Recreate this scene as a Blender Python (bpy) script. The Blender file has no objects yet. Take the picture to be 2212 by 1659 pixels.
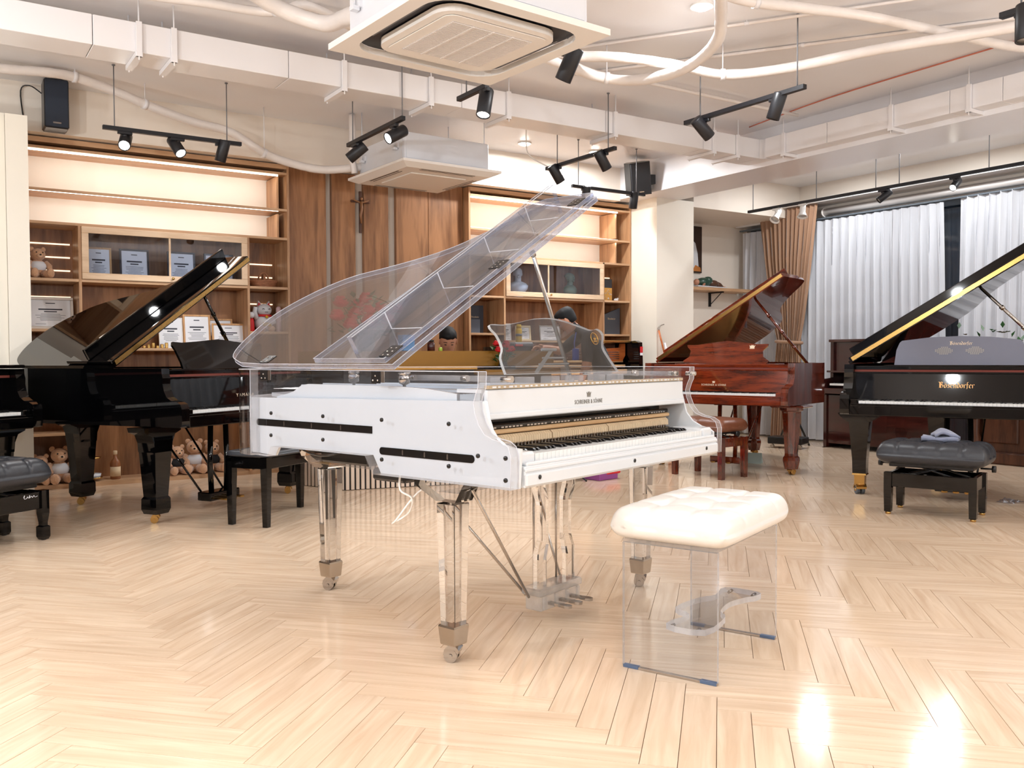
import bpy, bmesh, math, random
from math import sin, cos, pi, radians as R
from mathutils import Vector as V, Matrix as M
random.seed(7)
sc = bpy.context.scene
COL = sc.collection
# ------------------------------------------------------------------ camera
cd = bpy.data.cameras.new('camera'); cam = bpy.data.objects.new('camera', cd); COL.objects.link(cam)
cd.sensor_fit = 'HORIZONTAL'; cd.sensor_width = 36.0; cd.lens = 36 * 1945.8 / 2212; cd.clip_start = 0.05; cd.clip_end = 100
YAW, PIT, ROL = R(33.25), R(1.73), R(.214)
def _rot(v): return V((v[0]*cos(YAW)+v[1]*sin(YAW), -v[0]*sin(YAW)+v[1]*cos(YAW), v[2]))
_r0, _u0, _f = _rot((1, 0, 0)), _rot((0, sin(PIT), cos(PIT))), _rot((0, cos(PIT), -sin(PIT)))
_rt = cos(ROL)*_r0 - sin(ROL)*_u0; _up = sin(ROL)*_r0 + cos(ROL)*_u0
m4 = M((_rt, _up, -_f)).transposed().to_4x4(); m4.translation = V((-1.48886, -8.016, 1.05))
cam.matrix_world = m4
sc.camera = cam
# ------------------------------------------------------------------ view, world, room lamps and added fill lights
sc.view_settings.view_transform = 'Standard'; sc.view_settings.look = 'None'
sc.view_settings.gamma = 1.0; sc.view_settings.use_curve_mapping = False
sc.view_settings.exposure = -0.15
cy = sc.cycles
cy.max_bounces = 12; cy.diffuse_bounces = 4; cy.glossy_bounces = 4; cy.transmission_bounces = 8; cy.transparent_max_bounces = 24
cy.use_denoising = True; cy.sample_clamp_indirect = 6.0; cy.blur_glossy = 0.6; cy.caustics_reflective = False; cy.caustics_refractive = True
wd = bpy.data.worlds.new('world'); sc.world = wd; wd.use_nodes = True
wd.node_tree.nodes['Background'].inputs[0].default_value = (.9, .95, 1, 1); wd.node_tree.nodes['Background'].inputs[1].default_value = .25
CEIL = 3.18
def add_spot(p, d, energy, angle=70, size=.04, blend=.6, col=(.96, .985, 1)):
    l = bpy.data.lights.new('spot_lamp', 'SPOT'); l.energy = energy; l.spot_size = R(angle); l.spot_blend = blend; l.shadow_soft_size = size; l.color = col
    o = bpy.data.objects.new('spot_lamp', l); COL.objects.link(o); o.location = p
    o.rotation_euler = V(d).to_track_quat('-Z', 'Y').to_euler(); return o
def add_disc(p, energy, size=.16, col=(.94, .975, 1)):
    l = bpy.data.lights.new('downlight_or_fill', 'AREA'); l.shape = 'DISK'; l.size = size; l.energy = energy; l.color = col
    o = bpy.data.objects.new('downlight_or_fill', l); COL.objects.link(o); o.location = p; return o
# three recessed downlights of the shop ceiling; the lights after them are unseen, added fill
DOWN_SEEN = [(3.58, -.53), (4.41, -.61), (2.52, -4.02)]
for p in DOWN_SEEN: add_disc((p[0], p[1], CEIL-.035), 30, .12)
def add_fill_point(p, energy, r=.06, col=(.93, .975, 1)):
    l = bpy.data.lights.new('unseen_fill_point', 'POINT'); l.energy = energy; l.shadow_soft_size = r; l.color = col
    o = bpy.data.objects.new('unseen_fill_point', l); COL.objects.link(o); o.location = p; return o
for s, t, e in ((-3.4, -7.2, 200), (-3.4, -10.4, 110), (-.6, -7.6, 28), (-.6, -10.4, 120), (2.2, -7.6, 34), (2.2, -10.4, 90), (4.6, -7.6, 60), (4.6, -10.4, 60), (-3.3, -4.9, 165), (-3.3, -2.6, 90)):
    add_fill_point((s, t, 2.05), e)  # unseen point lights, added to brighten the ceiling and the piano side
for t in (-1.4, -2.8, -4.2, -8.6): add_disc((6.95, t, CEIL-.02), 26, .2)  # unseen discs above the beam's far side, added to brighten the curtains
# ------------------------------------------------------------------ mesh builder
class MB:
    def __init__(s): s.v = []; s.f = []; s.m = []; s.sm = []
    def add(s, vs, fs, mat=0, smooth=False, T=None):
        b = len(s.v)
        for p in vs:
            p = V(p); s.v.append(tuple(T @ p) if T is not None else tuple(p))
        for i, f in enumerate(fs):
            s.f.append([b+k for k in f]); s.m.append(mat[i] if isinstance(mat, (list, tuple)) else mat); s.sm.append(smooth)
        return s
    def box(s, a, b, mat=0, T=None):
        (x0, y0, z0), (x1, y1, z1) = a, b
        return s.add([(x0,y0,z0),(x1,y0,z0),(x1,y1,z0),(x0,y1,z0),(x0,y0,z1),(x1,y0,z1),(x1,y1,z1),(x0,y1,z1)],
              [(3,2,1,0),(4,5,6,7),(0,1,5,4),(1,2,6,5),(2,3,7,6),(3,0,4,7)], mat, False, T)
    def cb(s, a, b, c=.004, mat=0, T=None):
        """box with chamfered edges"""
        lo = [min(a[i], b[i]) for i in range(3)]; hi = [max(a[i], b[i]) for i in range(3)]
        c = min([c] + [(hi[i]-lo[i])*.45 for i in range(3)])
        bm = bmesh.new(); bmesh.ops.create_cube(bm, size=1)
        for v in bm.verts:
            for i in range(3): v.co[i] = hi[i] if v.co[i] > 0 else lo[i]
        bmesh.ops.bevel(bm, geom=bm.edges[:], offset=c, segments=1, affect='EDGES')
        bm.verts.index_update()
        s.add([v.co.copy() for v in bm.verts], [[v.index for v in f.verts] for f in bm.faces], mat, False, T); bm.free(); return s
    def prism(s, poly, h0, h1, ax='z', mat=0, emat=None, T=None, smooth_side=False):
        n = len(poly); em = mat if emat is None else emat
        def P(p, h): return (p[0], p[1], h) if ax == 'z' else ((h, p[0], p[1]) if ax == 'x' else (p[0], h, p[1]))
        vs = [P(p, h0) for p in poly] + [P(p, h1) for p in poly]
        s.add(vs, [tuple(range(n)), tuple(range(2*n-1, n-1, -1))], mat, False, T)
        b = len(s.v) - 2*n
        for i in range(n):
            j = (i+1) % n; s.f.append([b+i, b+j, b+n+j, b+n+i]); s.m.append(em); s.sm.append(smooth_side)
        return s
    def tube(s, pts, r, n=8, mat=0, cap=True, smooth=True, T=None, closed=False):
        pts = [V(p) for p in pts]; k = len(pts); rs = r if isinstance(r, (list, tuple)) else [r]*k
        up = None; vs = []; fs = []
        for i, p in enumerate(pts):
            if closed: d = pts[(i+1) % k] - pts[i-1]
            else: d = (pts[min(i+1, k-1)] - pts[max(i-1, 0)])
            d = d.normalized() if d.length > 1e-9 else V((0, 0, 1))
            if up is None: up = d.orthogonal().normalized()
            up = (up - d*up.dot(d)); up = up.normalized() if up.length > 1e-6 else d.orthogonal().normalized()
            w = d.cross(up)
            for j in range(n):
                a = 2*pi*(j+.5)/n; vs.append(p + (up*cos(a) + w*sin(a))*rs[i])
        for i in range(k if closed else k-1):
            i2 = (i+1) % k
            for j in range(n): fs.append((i*n+j, i*n+(j+1) % n, i2*n+(j+1) % n, i2*n+j))
        s.add(vs, fs, mat, smooth, T)
        if cap and not closed:
            b = len(s.v) - len(vs); s.f.append([b+j for j in range(n)][::-1]); s.m.append(mat); s.sm.append(False)
            s.f.append([b+(k-1)*n+j for j in range(n)]); s.m.append(mat); s.sm.append(False)
        return s
    def lathe(s, prof, n=16, c=(0, 0, 0), mat=0, smooth=True, T=None):
        vs = []; fs = []; k = len(prof)
        for r, z in prof:
            for j in range(n): vs.append((c[0]+r*cos(2*pi*j/n), c[1]+r*sin(2*pi*j/n), c[2]+z))
        for i in range(k-1):
            for j in range(n): fs.append((i*n+j, i*n+(j+1) % n, (i+1)*n+(j+1) % n, (i+1)*n+j))
        fs.append(tuple(range(n))[::-1]); fs.append(tuple((k-1)*n+j for j in range(n)))
        return s.add(vs, fs, mat, smooth, T)
    def ell(s, c, r, n=12, m=8, mat=0, T=None, smooth=True):
        r = (r, r, r) if not isinstance(r, (list, tuple)) else r
        vs = [(c[0], c[1], c[2]-r[2])]
        for i in range(1, m):
            a = -pi/2 + pi*i/m
            for j in range(n): vs.append((c[0]+r[0]*cos(a)*cos(2*pi*j/n), c[1]+r[1]*cos(a)*sin(2*pi*j/n), c[2]+r[2]*sin(a)))
        vs.append((c[0], c[1], c[2]+r[2])); fs = []
        for j in range(n): fs.append((0, 1+(j+1) % n, 1+j))
        for i in range(m-2):
            for j in range(n): a = 1+i*n; fs.append((a+j, a+(j+1) % n, a+n+(j+1) % n, a+n+j))
        a = 1+(m-2)*n
        for j in range(n): fs.append((a+j, a+(j+1) % n, len(vs)-1))
        return s.add(vs, fs, mat, smooth, T)
    def strip(s, path, h0, h1, thick, mat=0, emat=None, side=1):
        """vertical wall following an open plan path; thickness to one side"""
        n = len(path); ps = [V((p[0], p[1], 0)) for p in path]; off = []
        for i in range(n):
            d = (ps[min(i+1, n-1)] - ps[max(i-1, 0)]).normalized(); off.append(ps[i] + V((-d.y, d.x, 0))*thick*side)
        vs = []
        for p, q in zip(ps, off): vs += [(p.x, p.y, h0), (p.x, p.y, h1), (q.x, q.y, h1), (q.x, q.y, h0)]
        fs = []; ms = []; em = mat if emat is None else emat
        for i in range(n-1):
            a = 4*i; b = a+4
            for k in range(4): fs.append((a+k, a+(k+1) % 4, b+(k+1) % 4, b+k)); ms.append(mat if k in (0, 2) else em)
        fs += [(0, 1, 2, 3), (4*n-4, 4*n-3, 4*n-2, 4*n-1)]; ms += [em, em]
        return s.add(vs, fs, ms, False)
    def build(s, name, mats, parent=None, loc=None, rz=None, recalc=True, rot=None):
        me = bpy.data.meshes.new(name); me.from_pydata(s.v, [], s.f)
        mats = mats if isinstance(mats, (list, tuple)) else [mats]
        for x in mats: me.materials.append(x)
        me.polygons.foreach_set('material_index', s.m); me.polygons.foreach_set('use_smooth', s.sm)
        if recalc and len(s.f) < 60000:
            bm = bmesh.new(); bm.from_mesh(me); bmesh.ops.recalc_face_normals(bm, faces=bm.faces[:]); bm.to_mesh(me); bm.free()
        me.update()
        o = bpy.data.objects.new(name, me); COL.objects.link(o)
        if parent: o.parent = parent
        if loc is not None: o.location = loc
        if rz is not None: o.rotation_euler = (0, 0, rz)
        if rot is not None: o.rotation_euler = rot
        return o
def tag(o, label=None, cat=None, group=None, kind=None):
    if label: o['label'] = label
    if cat: o['category'] = cat
    if group: o['group'] = group
    if kind: o['kind'] = kind
    return o
def thing(name, label, cat, loc=(0, 0, 0), rz=0, group=None):
    o = bpy.data.objects.new(name, None); COL.objects.link(o); o.location = loc; o.rotation_euler = (0, 0, rz); o.empty_display_size = .1
    return tag(o, label, cat, group)
def struct(o): o['kind'] = 'structure'; return o
KIDS = {}
def copy_tree(o, parent=None, label=None, name=None):
    c = o.copy(); COL.objects.link(c); c.parent = parent
    if label: c['label'] = label
    for ch in o.children: copy_tree(ch, c)
    return c
def look(p, d, up=(0, 0, 1)):
    """matrix whose local z axis points along d, placed at p"""
    q = V(d).to_track_quat('Z', 'Y'); return M.Translation(V(p)) @ q.to_matrix().to_4x4()
def RZ(a): return M.Rotation(a, 4, 'Z')
def spline(pts, k=6, closed=False):
    """Catmull-Rom through points"""
    P = [V(p) for p in pts]; n = len(P); out = []
    for i in range(n if closed else n-1):
        a, b, c, d = (P[(i-1) % n] if closed or i > 0 else P[0]), P[i], P[(i+1) % n], (P[(i+2) % n] if closed or i < n-2 else P[-1])
        for j in range(k):
            t = j/k
            out.append(.5*((2*b) + (c-a)*t + (2*a-5*b+4*c-d)*t*t + (3*b-a-3*c+d)*t**3))
    if not closed: out.append(P[-1])
    return out
def text(body, size, mat, parent, loc, rot, name='lettering', sx=1.0, depth=.0006, align='CENTER', sp=1.0):
    cu = bpy.data.curves.new(name, 'FONT'); cu.body = body; cu.size = size; cu.extrude = depth; cu.align_x = align; cu.resolution_u = 2; cu.space_character = sp
    t = bpy.data.objects.new(name, cu); COL.objects.link(t); bpy.context.view_layer.update()
    me = bpy.data.meshes.new_from_object(t); bpy.data.objects.remove(t); me.materials.clear(); me.materials.append(mat)
    for v in me.vertices: v.co.x *= sx
    o = bpy.data.objects.new(name, me); COL.objects.link(o); o.parent = parent; o.location = loc; o.rotation_euler = rot
    return o
# ------------------------------------------------------------------ materials (all procedural)
def lin(c): return tuple(((x/255)/12.92 if x/255 <= .04045 else ((x/255+.055)/1.055)**2.4) for x in c) + (1,)
def mat(name, col, rough=.5, metal=0, var=.05, scale=6, stretch=(1, 1, 1), bump=0, coat=0, bscale=None, spec=.5, emit=0, ecol=None, sheen=0, coords='Object'):
    m = bpy.data.materials.new(name); m.use_nodes = True; nt = m.node_tree; b = nt.nodes['Principled BSDF']
    N = nt.nodes.new; L = nt.links.new
    tc = N('ShaderNodeTexCoord'); mp = N('ShaderNodeMapping'); mp.inputs['Scale'].default_value = stretch; L(tc.outputs[coords], mp.inputs[0])
    nz = N('ShaderNodeTexNoise'); nz.inputs['Scale'].default_value = scale; nz.inputs['Detail'].default_value = 4; L(mp.outputs[0], nz.inputs['Vector'])
    mx = N('ShaderNodeMix'); mx.data_type = 'RGBA'; c = lin(col)
    mx.inputs['A'].default_value = tuple(x*(1-var) for x in c[:3])+(1,); mx.inputs['B'].default_value = tuple(min(1, x*(1+var)) for x in c[:3])+(1,)
    L(nz.outputs['Fac'], mx.inputs['Factor']); L(mx.outputs['Result'], b.inputs['Base Color'])
    b.inputs['Roughness'].default_value = rough; b.inputs['Metallic'].default_value = metal; b.inputs['Specular IOR Level'].default_value = spec
    if coat: b.inputs['Coat Weight'].default_value = coat; b.inputs['Coat Roughness'].default_value = .03
    if sheen: b.inputs['Sheen Weight'].default_value = sheen
    if bump:
        n2 = N('ShaderNodeTexNoise'); n2.inputs['Scale'].default_value = bscale or scale*4; n2.inputs['Detail'].default_value = 3; L(mp.outputs[0], n2.inputs['Vector'])
        bp = N('ShaderNodeBump'); bp.inputs['Strength'].default_value = bump; bp.inputs['Distance'].default_value = .01; L(n2.outputs['Fac'], bp.inputs['Height']); L(bp.outputs[0], b.inputs['Normal'])
    if emit: b.inputs['Emission Color'].default_value = lin(ecol or col); b.inputs['Emission Strength'].default_value = emit
    return m
def wood(name, col, dark, rough=.35, scale=(18, 18, 1.2), coat=0, knots=.5, coords='Object', fine=1.0):
    m = bpy.data.materials.new(name); m.use_nodes = True; nt = m.node_tree; b = nt.nodes['Principled BSDF']; N = nt.nodes.new; L = nt.links.new
    tc = N('ShaderNodeTexCoord'); mp = N('ShaderNodeMapping'); mp.inputs['Scale'].default_value = scale; L(tc.outputs[coords], mp.inputs[0])
    n1 = N('ShaderNodeTexNoise'); n1.inputs['Scale'].default_value = 1.0; n1.inputs['Detail'].default_value = 6; n1.inputs['Distortion'].default_value = knots; L(mp.outputs[0], n1.inputs['Vector'])
    n2 = N('ShaderNodeTexNoise'); n2.inputs['Scale'].default_value = 6.0*fine; n2.inputs['Detail'].default_value = 3; L(mp.outputs[0], n2.inputs['Vector'])
    ad = N('ShaderNodeMath'); ad.operation = 'MULTIPLY_ADD'; L(n2.outputs['Fac'], ad.inputs[0]); ad.inputs[1].default_value = .45; L(n1.outputs['Fac'], ad.inputs[2])
    cr = N('ShaderNodeValToRGB'); cr.color_ramp.elements[0].position = .5; cr.color_ramp.elements[0].color = lin(dark); cr.color_ramp.elements[1].position = .86; cr.color_ramp.elements[1].color = lin(col)
    L(ad.outputs[0], cr.inputs[0]); L(cr.outputs[0], b.inputs['Base Color']); b.inputs['Roughness'].default_value = rough
    if coat: b.inputs['Coat Weight'].default_value = coat; b.inputs['Coat Roughness'].default_value = .02
    return m
def clear(name, tint=(250, 252, 255), gl=1.0, rough=.0, white=0.0, wcol=(225, 233, 255), ior=1.49):
    """sheet acrylic or glass: light passes straight, surfaces reflect by fresnel; white = milky share (polished saw-cut edges)"""
    m = bpy.data.materials.new(name); m.use_nodes = True; nt = m.node_tree; N = nt.nodes.new; L = nt.links.new
    for n in list(nt.nodes): nt.nodes.remove(n)
    out = N('ShaderNodeOutputMaterial'); tr = N('ShaderNodeBsdfTransparent'); tr.inputs[0].default_value = lin(tint)
    gb = N('ShaderNodeBsdfGlossy'); gb.inputs['Roughness'].default_value = rough; fr = N('ShaderNodeFresnel'); ge = N('ShaderNodeNewGeometry'); mi = N('ShaderNodeMix'); L(ge.outputs['Backfacing'], mi.inputs['Factor']); mi.inputs['A'].default_value = ior; mi.inputs['B'].default_value = 1/ior; L(mi.outputs['Result'], fr.inputs[0])
    mu = N('ShaderNodeMath'); mu.operation = 'MULTIPLY'; mu.use_clamp = True; L(fr.outputs[0], mu.inputs[0]); mu.inputs[1].default_value = gl
    m1 = N('ShaderNodeMixShader'); L(mu.outputs[0], m1.inputs[0]); L(tr.outputs[0], m1.inputs[1]); L(gb.outputs[0], m1.inputs[2]); last = m1
    if white:
        tc = N('ShaderNodeTexCoord'); nz = N('ShaderNodeTexNoise'); nz.inputs['Scale'].default_value = 14; nz.inputs['Detail'].default_value = 3; L(tc.outputs['Object'], nz.inputs['Vector'])
        mr = N('ShaderNodeMapRange'); mr.inputs[1].default_value = .35; mr.inputs[2].default_value = .65; mr.inputs[3].default_value = white*.85; mr.inputs[4].default_value = min(1, white*1.15); L(nz.outputs['Fac'], mr.inputs[0])
        df = N('ShaderNodeBsdfDiffuse'); df.inputs[0].default_value = lin(wcol); tl = N('ShaderNodeBsdfTranslucent'); tl.inputs[0].default_value = lin(wcol)
        md = N('ShaderNodeMixShader'); md.inputs[0].default_value = .5; L(df.outputs[0], md.inputs[1]); L(tl.outputs[0], md.inputs[2])
        m2 = N('ShaderNodeMixShader'); L(mr.outputs[0], m2.inputs[0]); L(m1.outputs[0], m2.inputs[1]); L(md.outputs[0], m2.inputs[2]); last = m2
    L(last.outputs[0], out.inputs[0]); return m
def glass(name, tint=(255, 252, 246), rough=0.0, ior=1.49):
    m = bpy.data.materials.new(name); m.use_nodes = True; nt = m.node_tree; N = nt.nodes.new; L = nt.links.new
    for n in list(nt.nodes): nt.nodes.remove(n)
    out = N('ShaderNodeOutputMaterial'); g = N('ShaderNodeBsdfGlass'); g.inputs['Color'].default_value = lin(tint); g.inputs['Roughness'].default_value = rough; g.inputs['IOR'].default_value = ior
    L(g.outputs[0], out.inputs[0]); return m
def floor_mat():
    m = bpy.data.materials.new('maple_herringbone'); m.use_nodes = True; nt = m.node_tree; b = nt.nodes['Principled BSDF']; N = nt.nodes.new; L = nt.links.new
    uv = N('ShaderNodeUVMap'); uv.uv_map = 'UVMap'; ge = N('ShaderNodeNewGeometry'); oi = N('ShaderNodeObjectInfo')
    ra = N('ShaderNodeMath'); ra.operation = 'ADD'; L(ge.outputs['Random Per Island'], ra.inputs[0]); L(oi.outputs['Random'], ra.inputs[1])
    fr = N('ShaderNodeMath'); fr.operation = 'FRACT'; L(ra.outputs[0], fr.inputs[0])
    of = N('ShaderNodeMath'); of.operation = 'MULTIPLY'; L(fr.outputs[0], of.inputs[0]); of.inputs[1].default_value = 37.0
    cx = N('ShaderNodeCombineXYZ'); L(of.outputs[0], cx.inputs[0]); L(of.outputs[0], cx.inputs[1])
    va = N('ShaderNodeVectorMath'); L(uv.outputs[0], va.inputs[0]); L(cx.outputs[0], va.inputs[1])
    mp = N('ShaderNodeMapping'); mp.inputs['Scale'].default_value = (2.2, 26, 1); L(va.outputs[0], mp.inputs[0])
    n1 = N('ShaderNodeTexNoise'); n1.inputs['Scale'].default_value = 1.0; n1.inputs['Detail'].default_value = 6; n1.inputs['Distortion'].default_value = .8; L(mp.outputs[0], n1.inputs['Vector'])
    cr = N('ShaderNodeValToRGB'); e = cr.color_ramp.elements; e[0].position = .28; e[0].color = lin((212, 183, 154)); e[1].position = .74; e[1].color = lin((236, 212, 186))
    L(n1.outputs['Fac'], cr.inputs[0])
    hs = N('ShaderNodeHueSaturation'); mr = N('ShaderNodeMapRange'); mr.inputs[3].default_value = .965; mr.inputs[4].default_value = 1.03; L(fr.outputs[0], mr.inputs[0]); L(mr.outputs[0], hs.inputs['Value']); L(cr.outputs[0], hs.inputs['Color'])
    L(hs.outputs[0], b.inputs['Base Color']); b.inputs['Roughness'].default_value = .2; b.inputs['Specular IOR Level'].default_value = .5
    nr = N('ShaderNodeTexNoise'); nr.inputs['Scale'].default_value = 3.0; tc = N('ShaderNodeTexCoord'); L(tc.outputs['Generated'], nr.inputs['Vector'])
    mr2 = N('ShaderNodeMapRange'); mr2.inputs[3].default_value = .07; mr2.inputs[4].default_value = .15; L(nr.outputs['Fac'], mr2.inputs[0]); L(mr2.outputs[0], b.inputs['Roughness'])
    bp = N('ShaderNodeBump'); bp.inputs['Strength'].default_value = .04; bp.inputs['Distance'].default_value = .004; L(n1.outputs['Fac'], bp.inputs['Height']); L(bp.outputs[0], b.inputs['Normal'])
    return m
def sheer_mat():
    m = bpy.data.materials.new('sheer_fabric'); m.use_nodes = True; nt = m.node_tree; N = nt.nodes.new; L = nt.links.new
    for n in list(nt.nodes): nt.nodes.remove(n)
    out = N('ShaderNodeOutputMaterial'); tr = N('ShaderNodeBsdfTransparent'); tr.inputs[0].default_value = lin((240, 242, 246))
    tc = N('ShaderNodeTexCoord'); mp = N('ShaderNodeMapping'); mp.inputs['Scale'].default_value = (30, 240, 3); L(tc.outputs['Object'], mp.inputs[0]); nz = N('ShaderNodeTexNoise'); nz.inputs['Scale'].default_value = 1; L(mp.outputs[0], nz.inputs['Vector'])
    mr = N('ShaderNodeMapRange'); mr.inputs[3].default_value = .80; mr.inputs[4].default_value = .94; L(nz.outputs['Fac'], mr.inputs[0])
    df = N('ShaderNodeBsdfDiffuse'); df.inputs[0].default_value = lin((243, 244, 249)); tl = N('ShaderNodeBsdfTranslucent'); tl.inputs[0].default_value = lin((240, 242, 248))
    md = N('ShaderNodeMixShader'); md.inputs[0].default_value = .3; L(df.outputs[0], md.inputs[1]); L(tl.outputs[0], md.inputs[2])
    m2 = N('ShaderNodeMixShader'); L(mr.outputs[0], m2.inputs[0]); L(tr.outputs[0], m2.inputs[1]); L(md.outputs[0], m2.inputs[2]); L(m2.outputs[0], out.inputs[0]); return m
def glow(name, col, strength):
    m = bpy.data.materials.new(name); m.use_nodes = True; nt = m.node_tree; b = nt.nodes['Principled BSDF']
    b.inputs['Base Color'].default_value = lin(col); b.inputs['Emission Color'].default_value = lin(col); b.inputs['Emission Strength'].default_value = strength
    return m
X = {}
X['floor'] = floor_mat()
X['tan'] = wood('tan_rail', (190, 172, 146), (166, 144, 114), .4, (2, 30, 30))
X['sub'] = mat('floor_joint', (150, 116, 88), .7)
X['ceil'] = mat('ceiling_paint', (242, 241, 244), .3, var=.03, scale=2, bump=.12, bscale=3)
X['wall'] = mat('wall_paint', (240, 229, 216), .6, var=.02, scale=3)
X['cream'] = mat('cream_back_panel', (248, 242, 230), .5, var=.02)
X['column'] = mat('column_paint', (243, 236, 222), .5, var=.02)
X['duct'] = mat('duct_paint', (240, 238, 240), .3, var=.03, scale=4, bump=.1, bscale=6)
X['pipe'] = mat('pipe_wrap', (238, 231, 227), .3, var=.05, scale=12, bump=.35, bscale=26)
X['oak'] = wood('oak_laminate', (200, 156, 116), (152, 110, 76), .4, (16, 16, 1.0))
X['oakh'] = wood('oak_laminate_edge', (210, 170, 132), (180, 138, 102), .4, (1.0, 16, 16))
X['oakd'] = wood('oak_panel', (168, 118, 78), (114, 74, 44), .42, (7, 7, .7), knots=1.2)
X['oakl'] = wood('pale_oak_frame', (226, 196, 164), (206, 172, 138), .4, (2, 14, 14))
X['black'] = mat('black_polish', (3, 3, 4), .03, var=.02, coat=.1)
X['blackm'] = mat('black_satin', (14, 14, 17), .3, var=.08)
X['blackleather'] = mat('black_leather', (44, 46, 52), .36, var=.1, scale=30, bump=.08, bscale=160)
X['brownleather'] = mat('brown_leather', (118, 70, 48), .36, var=.12, scale=20, bump=.08, bscale=160)
X['whiteleather'] = mat('white_leather', (230, 226, 220), .34, var=.02, scale=20, bump=.06, bscale=120)
X['mahog'] = wood('polished_mahogany', (122, 46, 20), (58, 18, 9), .1, (3, 26, 26), coat=1, knots=.6)
X['mahogv'] = wood('polished_mahogany_upright', (108, 40, 19), (54, 17, 9), .1, (26, 26, 3), coat=1, knots=.6)
X['darkred'] = wood('dark_rosewood', (66, 24, 20), (36, 12, 11), .2, (2, 20, 20), coat=.6)
X['walnut'] = wood('carved_walnut', (92, 56, 38), (52, 28, 18), .35, (14, 14, 2))
X['white'] = mat('white_lacquer', (218, 221, 224), .18, var=.015)
X['ivory'] = mat('white_key_top', (228, 229, 228), .16, var=.01)
X['ebony'] = mat('black_key_top', (22, 20, 20), .22, var=.05)
X['gold'] = mat('polished_brass', (196, 156, 92), .25, metal=1, var=.1, scale=20)
X['goldplate'] = mat('gold_plate', (196, 150, 84), .35, metal=.8, var=.12, scale=8)
X['nickel'] = mat('satin_nickel', (178, 168, 156), .2, metal=1, var=.06)
X['chrome'] = mat('chrome', (190, 186, 182), .1, metal=1, var=.03)
X['steel'] = mat('brushed_steel', (196, 190, 184), .25, metal=1, var=.08, stretch=(1, 1, 12))
X['clear'] = clear('clear_acrylic', (251, 252, 254), 1.0)
X['lid'] = clear('clear_acrylic_lid', (238, 241, 246), 1.5)
X['edge'] = clear('polished_acrylic_edge', (206, 216, 240), 2.6, .03, .22, (222, 230, 255))
X['edge2'] = clear('acrylic_cut_edge', (243, 243, 244), 1.5, .04, .2, (246, 245, 246))
X['solid'] = glass('solid_acrylic', (250, 250, 250))
X['pedal'] = clear('pedal_box_acrylic', (240, 239, 238), 1.8, .03, .3, (248, 246, 244))
X['bench'] = clear('bench_acrylic', (247, 249, 252), 1.0)
X['benchedge'] = clear('bench_acrylic_edge', (232, 238, 246), 1.6, .05, .25, (236, 240, 248))
X['smoke'] = clear('tinted_acrylic_desk', (206, 207, 208), 1.2)
X['pane'] = clear('cabinet_glass', (236, 240, 246), 1.1, 0, 0, ior=1.5)
X['acw'] = mat('appliance_white', (244, 238, 232), .38, var=.01)
X['acg'] = mat('grille_beige', (232, 226, 222), .5, var=.03)
X['galv'] = mat('painted_casing', (232, 234, 240), .35, metal=.15, var=.03)
X['dark'] = mat('dark_gap', (22, 22, 30), .4)
X['lampblack'] = mat('lamp_black', (24, 24, 29), .42, var=.05)
X['lampwhite'] = mat('lamp_white', (240, 238, 234), .4, var=.02)
X['lit'] = glow('lit_lens', (255, 250, 240), 26)
X['bulb'] = glow('lit_downlight', (255, 251, 244), 30)
X['led'] = glow('led_strip', (255, 244, 228), 7)
X['grooveglow'] = glow('groove_glow', (255, 232, 200), 1.6)
X['lens'] = mat('unlit_lens', (200, 200, 200), .2, metal=.6)
X['navy'] = mat('speaker_grille', (30, 40, 56), .6, var=.15, scale=120, bump=.2, bscale=400)
X['sheer'] = sheer_mat()
X['drape'] = mat('brown_drape', (166, 128, 100), .7, var=.08, scale=60, sheen=.3)
X['alu'] = mat('curtain_rail', (218, 214, 212), .35, metal=.3, var=.04)
X['frame'] = mat('window_frame_grey', (92, 100, 108), .45, var=.05)
X['night'] = mat('night_glass', (28, 36, 46), .05, var=.3, scale=2, coat=.5)
X['paper'] = mat('paper', (240, 241, 246), .7, var=.02)
X['print'] = mat('printed_grey', (120, 124, 134), .7)
X['printd'] = mat('printed_dark', (60, 62, 72), .7)
X['frameblack'] = mat('black_frame', (30, 32, 44), .3)
X['framesilver'] = mat('silver_frame', (176, 168, 160), .3, metal=.8, var=.1)
X['framewood'] = wood('photo_frame_wood', (214, 164, 110), (182, 130, 84), .4)
X['plush'] = mat('teddy_plush', (214, 166, 130), .9, var=.18, scale=60, bump=.7, bscale=140, sheen=.5)
X['plush2'] = mat('teddy_snout_plush', (232, 192, 160), .9, var=.1, scale=60, bump=.5, bscale=140)
X['shirtw'] = mat('teddy_white_shirt', (226, 228, 236), .8, var=.04)
X['shirtb'] = mat('teddy_black_shirt', (24, 24, 28), .8, var=.1)
X['ochre'] = mat('ochre_desk_lacquer', (132, 92, 22), .28, metal=.25, var=.06, scale=3)
X['ochre2'] = mat('ochre_desk_ledge', (186, 138, 62), .3, metal=.2, var=.05)
X['slatb'] = mat('slat_beige', (222, 204, 188), .5, var=.05)
X['slatk'] = mat('slat_backing', (26, 25, 27), .6)
X['skin'] = mat('skin', (196, 140, 112), .5, var=.06, scale=14)
X['hair'] = mat('black_hair', (11, 12, 16), .6, var=.3, scale=60, stretch=(1, 1, .3), bump=.25, bscale=500, spec=.3)
X['cloth'] = mat('black_polo', (26, 28, 34), .85, var=.12, scale=20, bump=.15, bscale=60)
X['blue'] = mat('blue_badge', (52, 78, 168), .4, var=.06)
X['red'] = mat('red_print', (206, 36, 40), .5, var=.06)
X['rose'] = mat('red_rose', (186, 14, 26), .55, var=.25, scale=40)
X['leaf'] = mat('leaf_green', (38, 84, 42), .5, var=.3, scale=20)
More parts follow.
